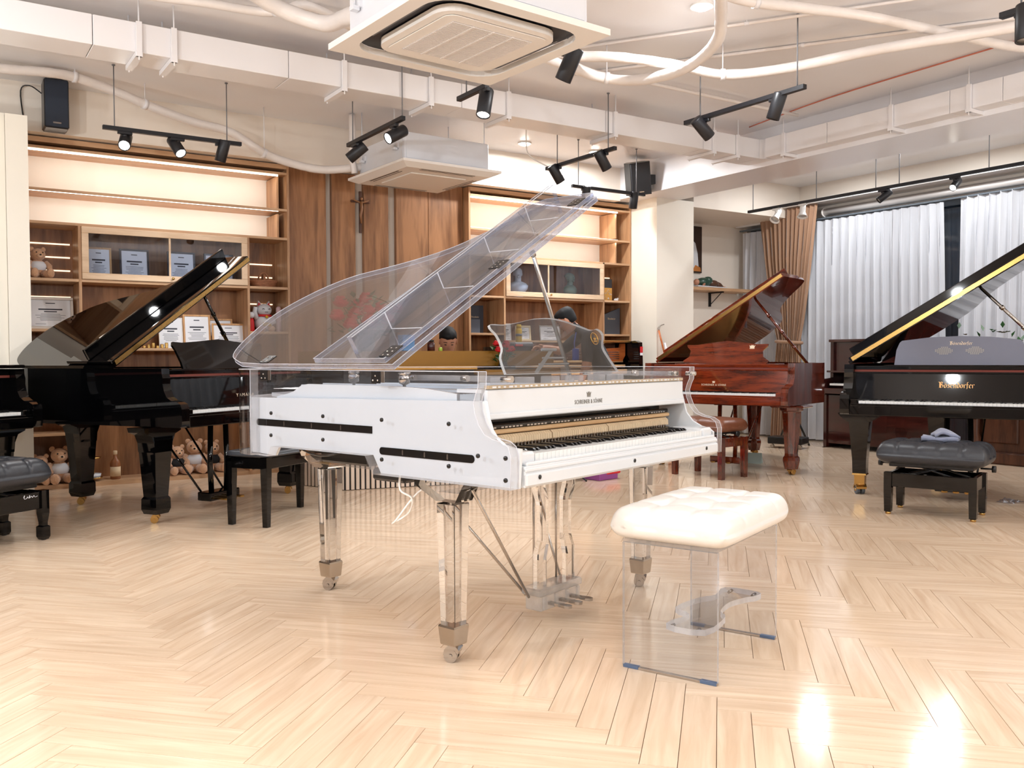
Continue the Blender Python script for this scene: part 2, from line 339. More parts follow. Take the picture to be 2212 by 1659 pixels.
X['leafp'] = mat('eucalyptus_leaf', (128, 156, 136), .6, var=.15, scale=20)
X['stone'] = mat('white_plaster', (226, 228, 234), .5, var=.05)
X['jade'] = mat('green_bronze', (128, 138, 116), .5, var=.2, scale=20)
X['wicker'] = mat('wicker', (176, 122, 90), .7, var=.3, scale=50, bump=.4)
X['yellow'] = mat('yellow_can', (224, 182, 44), .4, var=.08)
X['greyp'] = mat('grey_plastic', (120, 120, 124), .5, var=.06)
X['felt'] = mat('hammer_felt', (222, 196, 160), .8, var=.12, scale=30)
X['maple'] = wood('action_maple', (220, 182, 136), (196, 152, 106), .5, (2, 30, 30))
X['brownpl'] = mat('cast_plate_brown', (122, 84, 66), .4, var=.12, scale=10)
X['orangew'] = wood('orange_maple', (204, 116, 58), (170, 88, 40), .35, (3, 20, 20), coat=.3)
X['towel'] = mat('blue_grey_towel', (132, 138, 160), .9, var=.08, scale=40, bump=.4, bscale=200, sheen=.4)
X['redwire'] = mat('red_cable', (196, 116, 96), .6)
X['rubber'] = mat('grey_rubber', (78, 84, 92), .6)
X['goldprint'] = mat('gold_lettering', (226, 170, 108), .35, metal=.5, var=.03)
X['greyprint'] = mat('grey_lettering', (120, 116, 108), .4, var=.03)
X['palegold'] = mat('pale_lettering', (226, 206, 178), .4)
X['railfelt'] = mat('rail_felt', (104, 44, 34), .8)
X['plaque'] = mat('etched_plaque', (150, 146, 142), .5)
X['purple'] = mat('purple_box', (140, 70, 138), .4, var=.1)
X['book'] = mat('midnight_cover', (30, 34, 48), .4, var=.06)
X['bookgrey'] = mat('slate_cover', (74, 82, 96), .5, var=.04)
X['bottleglass'] = mat('amber_bottle', (150, 96, 62), .15, var=.1)
X['paint'] = mat('dark_canvas', (56, 38, 28), .5, var=.5, scale=5)
# ------------------------------------------------------------------ room shell
S0, S1, T0, T1 = -4.5, 7.85, -13.0, .5
fl = MB(); fl.box((S0-.2, T0-.2, -.12), (S1+.2, T1+.2, -.006)); floor = struct(fl.build('floor', X['sub']))
PW, PL = .0975, .609; fa = R(-46.25); FA = V((cos(fa), sin(fa), 0)); FB = V((-sin(fa), cos(fa), 0))
planks = []
camp = V((-1.48886, -8.016, 0)); fwd = V((sin(YAW), cos(YAW), 0)); rgt = V((cos(YAW), -sin(YAW), 0))
for i in range(-120, 121):
    for j in range(-24, 25):
        a = 3.659 + i*PW + j*(PL+PW); b = -4.022 - i*PW + j*(PL-PW)
        for kind in (0, 1):
            c = FA*(a+PL/2)+FB*(b+PW/2) if kind == 0 else FA*(a+PL-PW/2+PW-.0)+FB*(b+PL/2)
            if kind == 1: c = FA*(a+PL+PW/2)+FB*(b+PL/2)
            if S0 < c.x < S1 and T0 < c.y < T1:
                d = c - camp; y = d.dot(fwd); x = d.dot(rgt)
                vis = y > 1.75 and abs(x) < .60*y+.3
                planks.append((y if vis else 99+y, kind, c))
planks.sort(key=lambda p: p[0])
def plank_mesh(name):
    g = .00045; l, w2, c = PL/2-g, PW/2-g, .0006
    vs = [(-l, -w2, -.006), (l, -w2, -.006), (l, w2, -.006), (-l, w2, -.006), (-l+c, -w2+c, 0), (l-c, -w2+c, 0), (l-c, w2-c, 0), (-l+c, w2-c, 0)]
    vs = [(x, y, z if z < 0 else 0) for x, y, z in vs]
    fs = [(4, 5, 6, 7), (0, 1, 5, 4), (1, 2, 6, 5), (2, 3, 7, 6), (3, 0, 4, 7)]
    return vs, fs
pv, pf = plank_mesh('plank')
def set_uv(me, uvs):
    uvl = me.uv_layers.new(name='UVMap'); vi = [0]*len(me.loops); me.loops.foreach_get('vertex_index', vi)
    uvl.data.foreach_set('uv', [c for i in vi for c in uvs[i]])
pm = bpy.data.meshes.new('plank'); pm.from_pydata(pv, [], pf); pm.materials.append(X['floor']); set_uv(pm, [(v[0], v[1]) for v in pv])
for k, (d, kind, c) in enumerate(planks[:300]):
    o = bpy.data.objects.new('plank', pm); COL.objects.link(o); o.parent = floor; o.location = (c.x, c.y, 0); o.rotation_euler = (0, 0, fa + (pi/2 if kind else 0))
rv, rf, ruv = [], [], []
for d, kind, c in planks[300:]:
    T = M.Translation(c) @ RZ(fa + (pi/2 if kind else 0)); b = len(rv)
    rv += [tuple(T @ V(v)) for v in pv]; rf += [[b+i for i in f] for f in pf]; ruv += [(v[0], v[1]) for v in pv]
fm = bpy.data.meshes.new('far_planks'); fm.from_pydata(rv, [], rf); fm.materials.append(X['floor']); set_uv(fm, ruv)
fo = bpy.data.objects.new('far_planks', fm); COL.objects.link(fo); fo.parent = floor; fo['kind'] = 'stuff'

def sbox(name, a, b, m): return struct(MB().box(a, b).build(name, m))
sbox('ceiling', (S0-.2, T0-.2, CEIL), (S1+.2, T1+.2, CEIL+.15), X['ceil'])
wall_back = sbox('wall_back', (S0-.2, .38, 0), (6.0, .55, CEIL), X['wall'])
sbox('trim_5', (S0, -.10, 2.812), (5.18, .38, CEIL), X['wall'])                   # lintel wall over the bookcases
dw = mat('unseen_wall_dark', (112, 100, 92), .6)  # dark tone given to unseen walls to deepen reflections and cut bounce
sbox('wall_left', (S0-.2, T0, 0), (S0, T1, CEIL), dw)
sbox('wall_front', (S0-.2, T0-.2, 0), (S1+.2, T0, CEIL), dw)
# window side: lintel above the curtains, pier wall further along
wr = MB(); wr.box((7.85, T0, 2.76), (8.1, T1+.2, CEIL)); wr.box((7.85, T0, 0), (8.1, -6.2, 2.76)); wr.box((7.85, .44, 0), (8.1, T1+.2, 2.76)); struct(wr.build('wall_right', X['wall']))
sbox('wall_alcove', (6.0, .5, 0), (7.85, .7, CEIL), X['wall'])
sbox('trim_1', (-.958, -.67, 0), (-.818, .38, 2.79), X['column'])                 # boxed pier left of the shelves
sbox('trim_2', (-1.7, -.62, 0), (-.960, .38, 2.80), X['column'])
sbox('trim_3', (5.432, -.43, 0), (6.0, .55, 2.83), X['column'])                    # pier right of the shelves
sbox('trim_4', (6.0, -.43, 2.77), (7.85, .5, CEIL), X['wall'])                     # soffit over the alcove
sbox('trim_6', (5.18, T0, 2.83), (5.78, .38, CEIL), X['ceil'])                     # cross beam
# window with dark panes behind the curtains
w1 = MB()
for t in (-6.2, -4.62, -2.62, -.62, .36): w1.cb((7.92, t-.05 if t < .3 else t, 0), (8.0, t+.05 if t < .3 else t+.08, 2.76), .005)
for z in (0, 1.56, 2.68): w1.cb((7.93, -6.2, z), (7.99, .44, z+.08), .005)
win = struct(w1.build('window_1', X['frame']))
for a, b in ((-6.15, -4.67), (-4.57, -2.67), (-2.57, -.67), (-.57, .36)):
    for z0, z1 in ((.08, 1.56), (1.64, 2.68)):
        MB().box((7.955, a, z0), (7.965, b, z1)).build('pane', X['night'], win)
MB().cb((7.80, -6.2, 1.54), (7.918, .44, 1.6), .006).build('sill', X['wall'], win)
# ------------------------------------------------------------------ wood panel wall between the bookcases (parts of the back wall)
bk = MB().box((1.372, .16, 0), (3.24, .375, 2.808)).build('backing', mat('strip_grey', (206, 198, 188), .45), wall_back)
for a, b in ((1.372, 1.742), (1.800, 2.040), (2.128, 2.390), (2.475, 2.83), (2.834, 3.238)):
    MB().cb((a, .11, .0), (b, .16, 2.806), .003).build('panel', X['oakd'], wall_back)
# ------------------------------------------------------------------ bookcases
def bookcase(label, s0, s1, div, shelves, groove_bays, right_return, backs):
    t = thing('bookcase', label, 'bookcase', (0, 0, 0))
    D = .36; th = .022
    for a, b in ((s0, s0+th), (s1-th, s1)): MB().cb((a, 0, 0), (b, D, 2.80), .0015).build('side_panel', X['oak'], t)
    MB().box((s0+th, 0, 2.76), (s1-th, D, 2.80)).build('top_panel', X['oakh'], t)
    MB().box((s0+th, .03, 0), (s1-th, D, .036)).build('plinth', X['oakh'], t)
    MB().box((s0+th, D-.012, .036), (s1-th, D, 2.13)).build('back_panel', X['oakd'], t)
    MB().box((s0+th, D-.012, 2.13), (s1-th, D, 2.76)).build('back_panel', X['cream'], t, ).__setitem__('label', 'cream upper back panel')
    for a in div: MB().cb((a-th/2, 0, .036), (a+th/2, D-.012, 2.118), .0015).build('divider', X['oak'], t)
    for a, b, z in shelves: MB().cb((a, 0, z-th), (b, D-.012, z), .0015).build('shelf', X['oakh'], t)
    for a, b, zs in groove_bays:
        for z in zs: MB().box((a, D-.02, z-.005), (b, D-.012, z+.006)).build('glow_groove', X['grooveglow'], t)  # back-panel slat grooves drawn as glowing strips
    for z in (2.705, 2.388):
        MB().box((s0+th, .012, z-.011), (s1-th-right_return, .03, z)).build('led_strip', X['led'], t)['label'] = 'white led strip under shelf edge'
    MB().cb((s1-th-right_return, .06, 2.13), (s1-th-right_return+.02, D-.012, 2.36), .001).build('return_panel', X['oak'], t)
    MB().cb((s1-th-right_return, .06, 2.41), (s1-th-right_return+.02, D-.012, 2.70), .001).build('return_panel', X['oak'], t)
    return t
def cabinet(t, s0, s1, z0, z1, mid):
    """glazed double-door cabinet in the shelf bay"""
    f = MB(); w = .052
    f.cb((s0, -.018, z1-w), (s1, .0, z1), .003); f.cb((s0, -.018, z0), (s1, .0, z0+w), .003)
    f.cb((s0, -.018, z0+w), (s0+w, .0, z1-w), .003); f.cb((s1-w, -.018, z0+w), (s1, .0, z1-w), .003); f.cb((mid-.008, -.018, z0+w), (mid+.008, .0, z1-w), .003)
    d = f.build('door', X['oakl'], t)
    MB().box((s0+w, -.010, z0+w), (mid-.008, -.007, z1-w)).build('glass_pane', X['pane'], d)
    MB().box((mid+.008, -.010, z0+w), (s1-w, -.007, z1-w)).build('glass_pane', X['pane'], d)
    k = MB(); T = M.Translation((mid+.02, -.018, z0+.03)) @ M.Rotation(pi/2, 4, 'X'); k.lathe([(.004, 0), (.004, .012), (.011, .016), (.012, .022), (.006, .027)], 10, T=T); k.build('knob', X['gold'], d)
th = .022
A0, A1 = -.812, 1.345
left_case = bookcase('oak wall bookcase with glazed certificate cabinet left of the wood panels', A0, A1, (-.40, .965),
    [(A0+th, -.411, .452), (A0+th, -.411, 1.287), (A0+th, -.411, 1.69), (A0+th, -.411, .87), (-.389, .954, 1.134), (-.389, .954, 1.69), (.976, A1-th, 1.287), (.976, A1-th, 1.69), (.976, A1-th, .87), (A0+th, A1-th, 2.14), (A0+th, A1-th, 2.40), (A0+th, A1-th, 2.73)],
    [(A0+th+.01, -.43, (1.78, 1.89, 2.0, 1.56)), (.99, A1-th-.03, (1.80, 1.92, 1.55))], .075, None)
cabinet(left_case, -.388, .953, 1.692, 2.116, .293)
B0, B1 = 3.242, 5.428
right_case = bookcase('oak wall bookcase with a glazed bust cabinet beside the white pier', B0, B1, (3.68, 5.02),
    [(B0+th, 3.669, 1.30), (B0+th, 3.669, 1.69), (B0+th, 3.669, .87), (3.691, 5.009, 1.69), (3.691, 5.009, 1.225), (5.031, B1-th, 1.305), (5.031, B1-th, 1.69), (B0+th, B1-th, 2.12), (B0+th, B1-th, 2.385), (B0+th, B1-th, 2.73)],
    [(5.04, B1-th-.02, (1.98,))], .17, None)
cabinet(right_case, 3.692, 5.008, 1.692, 2.096, 4.24)
# real light of the strips
for s0, s1 in ((A0, A1), (B0, B1)):
    for z in (2.695, 2.372):
        l = bpy.data.lights.new('strip_lamp', 'AREA'); l.shape = 'RECTANGLE'; l.size = s1-s0-.2; l.size_y = .02; l.energy = 2.6; l.color = (1, .97, .92)
        o = bpy.data.objects.new('strip_lamp', l); COL.objects.link(o); o.location = ((s0+s1)/2-.04, .045, z-.016); o.rotation_euler = (R(35), 0, 0)
# ------------------------------------------------------------------ grand pianos
BASE = [(0, .2), (0, .8), (0, 1.2), (0, 1.42), (.02, 1.5), (.1, 1.61), (.25, 1.695), (.43, 1.73), (.58, 1.71), (.72, 1.64), (.83, 1.52), (.90, 1.38), (.97, 1.22), (1.06, 1.1), (1.2, 1.0), (1.36, .92), (1.44, .85), (1.455, .76), (1.455, .2)]
def outline(W, L, k=4):
    pts = [(x*W/1.455, y if y < .5 else .5+(y-.5)*(L-.5)/1.23) for x, y in BASE]
    mid = spline([(x, y, 0) for x, y in pts[3:18]], k)
    return [pts[0], pts[1], pts[2]] + [(p.x, p.y) for p in mid] + [pts[18]]
def inset(path, d):
    """inner offset of an open plan path running clockwise seen from above"""
    ps = [V((p[0], p[1], 0)) for p in path]; out = []
    for i in range(len(ps)):
        dd = (ps[min(i+1, len(ps)-1)] - ps[max(i-1, 0)]).normalized(); q = ps[i] + V((dd.y, -dd.x, 0))*d; out.append((q.x, q.y))
    return out
def caster(parent, c, m, r=.024, ang=0, wheels=1, wm=None):
    """caster under a leg: swivel plate, hood and twin wheels in one mesh"""
    b = MB(); x, y, z = c; T = M.Translation((x, y, 0)) @ RZ(ang); k = r/.0235
    for o in (-.0135*k, .0135*k): b.tube([T @ V((o-.0085*k, .010, r)), T @ V((o+.0085*k, .010, r))], r, 16, 1)
    b.tube([T @ V((-.026*k, .010, r)), T @ V((.026*k, .010, r))], .007*k, 8, 0)
    b.prism([(-.020*k, r*1.25), (-.024*k, r*1.75), (-.012*k, z), (.014*k, z), (.028*k, r*1.8), (.034*k, r*1.15), (.024*k, r*1.4), (.008*k, r*2.05), (-.010*k, r*1.95)], -.027*k, .027*k, 'x', 0, T=T)
    b.lathe([(.026*k, z-.006), (.028*k, z), (.02*k, z+.004)], 12, (x, y, 0))
    return b.build('caster', [m, wm or m], parent)
def keyboard(t, x0, x1, y0, y1, zt, individual=False, ivory=None):
    w = (x1-x0)/52; iv = ivory or X['ivory']
    if individual:
        km = MB().cb((.0005, y0, zt-.026), (w-.0008, y1, zt), .0012).build('white_key', iv, t, (x0, 0, 0))
        for i in range(1, 52):
            o = km.copy(); COL.objects.link(o); o.location = (x0+i*w, 0, 0)
        bw = .010*(x1-x0)/1.225; first = None
        for i in range(51):
            if (i % 7) in (1, 4): continue          # starts on A: no sharp after B and E
            xx = x0+(i+1)*w
            if first is None:
                b = MB(); b.prism([(y0+.05, zt-.004), (y1, zt-.004), (y1, zt+.011), (y0+.06, zt+.010), (y0+.053, zt+.006)], -bw/2, bw/2, 'x'); first = b.build('black_key', X['ebony'], t, (xx, 0, 0))
            else:
                o = first.copy(); COL.objects.link(o); o.location = (xx, 0, 0)
        return
    a = MB(); b = MB()
    for i in range(52): a.box((x0+i*w+.0006, y0, zt-.022), (x0+(i+1)*w-.0006, y1, zt))
    for i in range(51):
        if (i % 7) in (1, 4): continue
        xx = x0+(i+1)*w; b.box((xx-.0055, y0+.05, zt-.004), (xx+.0055, y1, zt+.011))
    a.build('white_keys', iv, t)['kind'] = 'stuff'; b.build('black_keys', X['ebony'], t)['kind'] = 'stuff'
ARM = [(.02, .0), (.004, .008), (.0, .04), (.0, .115), (.012, .145), (.04, .158), (.085, .166), (.12, .186), (.142, .225), (.152, .27), (.15, .305), (.158, .33), (.16, 1)]
def arm_profile(z0, z1, yb=.205):
    p = [(y, min(z1, z0+z) if z < 1 else z1) for y, z in ARM]
    return p + [(yb, z1), (yb, z0)]
def leg_square(b, c, zt, wt, wb, zf, foot=True):
    x, y = c
    def ring(z, h): return [(x-h, y-h, z), (x+h, y-h, z), (x+h, y+h, z), (x-h, y+h, z)]
    secs = [(zt, wt), (zf+.11, wb)] + ([(zf+.095, wb*1.18), (zf+.03, wb*1.2), (zf, wb*1.0)] if foot else [(zf, wb*.95)])
    vs = []; fs = []
    for z, h in secs: vs += ring(z, h)
    n = len(secs)
    for i in range(n-1):
        for j in range(4): fs.append((4*i+j, 4*i+(j+1) % 4, 4*i+4+(j+1) % 4, 4*i+4+j))
    fs += [(0, 1, 2, 3), tuple(4*n-4+j for j in range(4))]
    b.add(vs, fs)
def grand(label, loc, deg, W, L, body, top, case, leg='square', alpha=31.5, z0=.62, z1=.985, metal='gold', desk=None, deskm=None, closed=False, group=None, flap=(.40, .2), prop=None, cheekm=None, tail_leg=(.44, 1.4), yl=.55):
    t = thing('grand_piano', label, 'piano', (loc[0], loc[1], 0), R(deg), group)
    out = outline(W, L); G = X[metal]
    MB().strip(out, z0, z1, .05, side=-1).build('rim', case, t)
    inn = inset(out, .049)
    for x0 in (0, W-.065):
        MB().prism(arm_profile(z0, z1), x0, x0+.065, 'x').build('arm', case, t)
    MB().box((.066, .02, z0-.005), (W-.066, .95, z0+.03)).build('keybed', body, t)
    bb = MB(); bb.cb((.066, .0, z0-.002), (W-.066, .03, z0+.068), .004); bb.cb((.066, .012, z0+.066), (W-.066, .032, z0+.082), .003); bb.build('key_slip', body, t)
    for x0 in (.066, W-.066-.055): MB().cb((x0, .02, z0+.03), (x0+.055, .195, z0+.112), .006).build('cheek_block', body, t)
    keyboard(t, .125, W-.125, .036, .185, z0+.1)
    MB().prism([(.188, z0+.095), (.2, z0+.095), (.216, z1-.075), (.204, z1-.07)], .066, W-.066, 'x').build('fallboard', top, t)
    fr = MB(); fr.cb((.066, .2, z1-.07), (W-.066, .225, z1-.055), .003); fr.cb((.066, .21, z1-.04), (W-.066, .235, z1-.012), .003); fr.build('front_rail', body, t)
    MB().box((.066, .208, z1-.055), (W-.066, .22, z1-.04)).build('rail_felt', X['railfelt'], t)
    ip = [p for p in inn if p[1] > .24]; ip = [(ip[0][0], .24)] + ip + [(ip[-1][0], .24)]
    MB().prism(ip, z1-.11, z1-.085, 'z').build('cast_plate', X['goldplate'], t)
    # music desk
    if desk is not None:
        T = M.Translation((0, .335, z1-.012)) @ M.Rotation(R(-16), 4, 'X')
        MB().prism([(W/2+x, z) for x, z in desk], -.008, .008, 'y', T=T).build('music_desk', deskm or top, t)
        MB().cb((W/2-.5, .3, z1-.018), (W/2+.5, .52, z1-.006), .003).build('desk_shelf', body, t)
    # lid
    lid = [(x*1.0, y) for x, y in out if y > yl+.02]
    lid = [(-.012, yl)] + [(x-.012 if x < W/2 else x+.012, y+.008) for x, y in lid] + [(W+.012, yl)]
    if closed:
        T = M.Translation((0, 0, z1+.004)); MB().prism(lid, 0, .022, 'z', T=T).build('lid', top, t)
        MB().cb((-.012, .165, 0), (W+.012, yl-.003, .022), .004, T=T).build('front_flap', top, t)
    else:
        a = R(alpha); T = M.Translation((0, 0, z1+.006)) @ M.Rotation(-a, 4, 'Y')
        MB().prism(lid, 0, .022, 'z', T=T).build('lid', top, t)
        fw, lipy = flap
        MB().cb((.0, yl+.004, .026), (W+.006, yl+fw, .046), .003, T=T).build('front_flap', top, t)
        MB().cb((.01, yl+lipy, .046), (W-.01, yl+lipy+.022, .125), .005, T=T).build('flap_lip', top, t)
        hb = MB(); hb.box((.02, yl-.0035, .008), (W, yl-.0005, .038), T=T)
        for i in range(34):
            xx = .05+i*(W-.08)/33; hb.box((xx-.005, yl-.0055, .012 if i % 2 else .028), (xx+.005, yl-.0035, .017 if i % 2 else .033), T=T)
        hb.build('lid_hinge', X['gold'], t)
        p0, p1 = prop or ((1.0, .60), (W-.06, .70))
        pa = T @ V((p0[0], p0[1], -.002)); pb = V((p1[0], p1[1], z1-.03))
        pr = MB(); pr.tube([pa, pb], [.011, .015], 10)
        for k in (.25, .5, .72): c = pa.lerp(pb, k); d = (pb-pa)*.015; pr.tube([c-d, c+d], .0175, 10)
        pr.build('lid_prop', X['chrome'] if leg == 'taper' else case, t)
    # legs
    for lx, ly in ((.09, .31), (W-.09, .31), tail_leg):
        zt = z0-.004
        if leg == 'square':
            b = MB(); leg_square(b, (lx, ly), zt-.06, .075, .052, .062)
            b.prism([(lx-.16, zt), (lx+.16, zt), (lx+.15, zt-.03), (lx+.10, zt-.05), (lx+.078, zt-.10), (lx+.072, zt-.16), (lx-.072, zt-.16), (lx-.078, zt-.10), (lx-.10, zt-.05), (lx-.15, zt-.03)], ly-.07, ly+.07, 'y')
            o = b.build('leg', body, t); caster(o, (lx, ly, .062), G, .024, R(40))
        elif leg == 'turned':
            b = MB(); b.lathe([(.06, .052), (.066, .075), (.078, .13), (.076, .155), (.062, .17), (.06, .19), (.064, .24), (.084, zt-.07), (.088, zt-.055), (.105, zt-.045), (.11, zt-.02)], 8, (lx, ly, 0), smooth=False)
            b.cb((lx-.15, ly-.12, zt-.022), (lx+.15, ly+.12, zt), .008)
            o = b.build('leg', case, t); caster(o, (lx, ly, .056), G, .024, R(-20))
        else:
            b = MB(); leg_square(b, (lx, ly), zt-.04, .074, .05, .15, False)
            b.prism([(lx-.15, zt), (lx+.15, zt), (lx+.13, zt-.025), (lx+.085, zt-.06), (lx-.085, zt-.06), (lx-.13, zt-.025)], ly-.09, ly+.09, 'y')
            o = b.build('leg', body, t)
            f = MB(); leg_square(f, (lx, ly), .15, .052, .038, .078, False); f.build('ferrule', X['gold'], o)
            caster(o, (lx, ly, .08), X['gold'], .033, R(30), 2, X['rubber'])
    # pedal lyre
    cx = W/2; b = MB()
    b.cb((cx-.15, .34, .055), (cx+.15, .46, .115), .006)
    b.cb((cx-.12, .36, z0-.03), (cx+.12, .44, z0-.005), .004)
    for s in (-1, 1): b.tube([(cx+s*.075, .40, .11), (cx+s*.085, .40, .3), (cx+s*.075, .40, z0-.02)], .02, 8)
    ly = b.build('pedal_lyre', body, t)
    for k in (-1, 0, 1):
        p = MB(); p.prism([(cx+k*.075-.011, .36), (cx+k*.075-.013, .29), (cx+k*.075-.02, .255), (cx+k*.075, .24), (cx+k*.075+.02, .255), (cx+k*.075+.013, .29), (cx+k*.075+.011, .36)], .062, .074, 'z'); p.build('pedal', G, ly)
    rd = MB()
    for s in (-1, 1): rd.tube([(cx+s*.11, .45, .1), (cx+s*.14, .9, z0)], .008, 6)
    rd.build('lyre_brace', body, t)
    return t
DESK_CURVE = [(-.40, 0), (-.43, .03), (-.37, .07), (-.36, .13), (-.40, .17), (-.405, .19), (-.3, .188), (-.18, .205), (0, .225), (.18, .205), (.3, .188), (.405, .19), (.40, .17), (.36, .13), (.37, .07), (.43, .03), (.40, 0)]
DESK_ARCH = [(-.43, 0), (-.42, .12), (-.40, .175), (-.385, .19), (-.2, .214), (0, .222), (.2, .214), (.385, .19), (.40, .175), (.42, .12), (.43, 0)]
DESK_YAM = [(-.40, 0), (-.405, .05), (-.43, .13), (-.45, .165), (-.44, .19), (-.36, .185), (-.22, .195), (0, .215), (.22, .195), (.36, .185), (.44, .19), (.45, .165), (.43, .13), (.405, .05), (.40, 0)]
def crown(t, m, c, s, rot, name='crown_emblem', depth=.0008):
    p = [(-.5, 0), (.5, 0), (.46, .14), (.62, .62), (.3, .38), (.16, .7), (0, .45), (-.16, .7), (-.3, .38), (-.62, .62), (-.46, .14)]
    T = M.Translation(V(c)) @ rot
    b = MB().prism([(x*s, y*s) for x, y in p], -depth, depth, 'z', T=T); b.box((-.5*s, -.16*s, -depth), (.5*s, -.05*s, depth), T=T)
    return b.build(name, m, t)
FB_ROT = (R(90-4.6), 0, 0)     # lettering upright on a fallboard that leans back
def fby(z): return .188+(z-.715)*.08-.0012
da = R(90-16); dz = .985-.012
def on_desk(x, h): return (x, .335+sin(R(16))*h-.0092*cos(R(16)), dz+cos(R(16))*h)
# black grand at the left
gp = grand('black polished grand piano with raised lid in front of the teddy bear shelves', (-.16, -2.30), 33.2, 1.53, 1.62, X['black'], X['black'], X['black'], 'square', 31.3, metal='gold', desk=DESK_YAM, tail_leg=(.44, 1.36), prop=((1.0, .6), (1.40, .72)))
text('YAMAHA', .031, X['palegold'], gp, (.81, fby(.782), .782), FB_ROT, sx=1.2, sp=1.35)
# far left black grand with closed lid
gp2 = grand('black grand piano with closed lid cut by the left edge of the photo', (-2.11, -2.49), 33.2, 1.5, 1.45, X['black'], X['black'], X['black'], 'square', 31, closed=True, tail_leg=(.5, 1.2))
# mahogany grand
gp3 = grand('red mahogany grand piano with crown emblem beside the brown curtain', (4.193, -1.51), -72, 1.48, 1.95, X['mahog'], X['mahog'], X['mahogv'], 'turned', 31.0, desk=DESK_CURVE, tail_leg=(.46, 1.64), yl=.40, prop=((1.13, .5), (1.40, .70)))
text('SCHREINER & SÖHNE', .024, X['palegold'], gp3, (.70, fby(.778), .778), FB_ROT, sx=.95, sp=1.15)
crown(gp3, X['palegold'], (.70, fby(.806), .806), .024, M.Rotation(R(85.4), 4, 'X'))
crown(gp3, X['palegold'], on_desk(.995, .155), .045, M.Rotation(R(90-16), 4, 'X'))
# big black concert grand at the right edge
gp4 = grand('black concert grand piano with gold gothic lettering cut by the right edge', (4.13, -3.82), -65, 1.50, 2.05, X['black'], X['black'], X['black'], 'taper', 32.2, desk=DESK_ARCH, deskm=mat('desk_reflection_grey', (104, 108, 124), .2, coat=.5), tail_leg=(.46, 1.7), yl=.40, prop=((1.03, .5), (1.42, .72)))  # desk grey paints in the reflections on its black polish
# gothic lettering drawn with a broad nib
NIB = {
 'B': ([[(0, .78), (.12, .70), (.12, .05), (.0, .0)], [(.12, .72), (.34, .78), (.46, .66), (.34, .46), (.14, .42)], [(.30, .44), (.52, .32), (.46, .08), (.26, .0), (.08, .08)], [(.24, .70), (.24, .08)]], .62),
 'o': ([[(.05, .38), (.05, .08), (.17, .0)], [(.05, .38), (.17, .48), (.29, .38), (.29, .10), (.17, .0)]], .40),
 's': ([[(.28, .42), (.16, .48), (.06, .38), (.28, .16), (.18, .02), (.04, .06)]], .36),
 'e': ([[(.05, .38), (.05, .08), (.17, .0), (.28, .08)], [(.05, .40), (.17, .48), (.27, .36), (.08, .22)]], .36),
 'n': ([[(.02, .44), (.07, .40), (.07, .0)], [(.07, .40), (.20, .48), (.29, .40), (.29, .04), (.34, .0)]], .42),
 'd': ([[(.05, .38), (.05, .08), (.17, .0)], [(.02, .74), (.18, .60), (.29, .38), (.29, .10), (.17, .0)], [(.05, .38), (.17, .48)]], .40),
 'r': ([[(.02, .44), (.07, .40), (.07, .0)], [(.07, .40), (.20, .48), (.27, .40)]], .32),
 'f': ([[(.02, .44), (.24, .44)], [(.26, .76), (.12, .74), (.10, .60), (.10, .0), (.06, -.10)]], .30)}
def gothic(word, h, m, parent, loc, rot, name='lettering'):
    b = MB(); x = 0; k = h/.78; adv = []
    for ch in word: adv.append((ch, x)); x += NIB['o' if ch == 'ö' else ch][1]
    for ch, x0 in adv:
        for st in NIB['o' if ch == 'ö' else ch][0]:
            for p, q in zip(st, st[1:]):
                nx, ny = .042, .026
                P = [(p[0]-nx, p[1]-ny), (p[0]+nx, p[1]+ny), (q[0]+nx, q[1]+ny), (q[0]-nx, q[1]-ny)]
                b.prism([((u+x0-x/2)*k, v*k) for u, v in P], 0, .0010, 'z')
        if ch == 'ö':
            for u0 in (.08, .24): b.prism([((x0+u0+u-x/2)*k, (.62+v)*k) for u, v in ((-.04, 0), (0, -.04), (.04, 0), (0, .04))], 0, .001, 'z')
    return b.build(name, m, parent, loc, rot=rot)
gothic('Bösendorfer', .042, X['goldprint'], gp4, (.752, fby(.818), .818), FB_ROT)
gothic('Bösendorfer', .027, X['palegold'], gp4, on_desk(.762, .157), (da, 0, 0))
for xc in (.656, .857):      # two engraved medallion plaques: plain outlines with rows of fine print
    b = MB(); T = M.Translation(V(on_desk(xc, .108))) @ M.Rotation(da, 4, 'X')
    for r, (w, y) in enumerate(((.05, .028), (.09, .018), (.13, .008), (.13, -.002), (.10, -.012), (.07, -.022))):
        for k in range(int(w/.012)):
            x = -w/2+(k+.5)*.012; b.box((x-.005, y, 0), (x+.004, y+.007, .0008), T=T)
    b.build('plaque', X['plaque'], gp4)
# ------------------------------------------------------------------ the clear acrylic grand in the middle
ap = thing('acrylic_grand_piano', 'clear acrylic and white grand piano with raised transparent lid in mid-room', 'piano', (.0554, -5.6742, 0), R(17.397))
W = 1.455; ZB, ZT = .63, 1.002
X['film'] = mat('blue_protective_film', (84, 102, 130), .4); X['joint_glint2'] = clear('bright_cut_edge', (244, 246, 250), 2.0, .03, .45, (244, 245, 250)); X['joint_glint'] = clear('joint_or_glint', (250, 252, 255), 1.2, .05, .8, (248, 249, 255)); CL, ED, E2, WH = X['clear'], X['edge'], X['edge2'], X['white']
ARMC = [(.018, .63), (.016, .735), (.026, .765), (.05, .780), (.09, .786), (.125, .80), (.150, .83), (.166, .868), (.172, .90), (.162, .93), (.152, .95), (.150, 1.002)]
LOW = [(.66, .63), (.70, .694), (1.262, .694), (1.29, .652)]
lside = ARMC + [(1.40, 1.002), (1.40, .655)] + LOW[::-1]
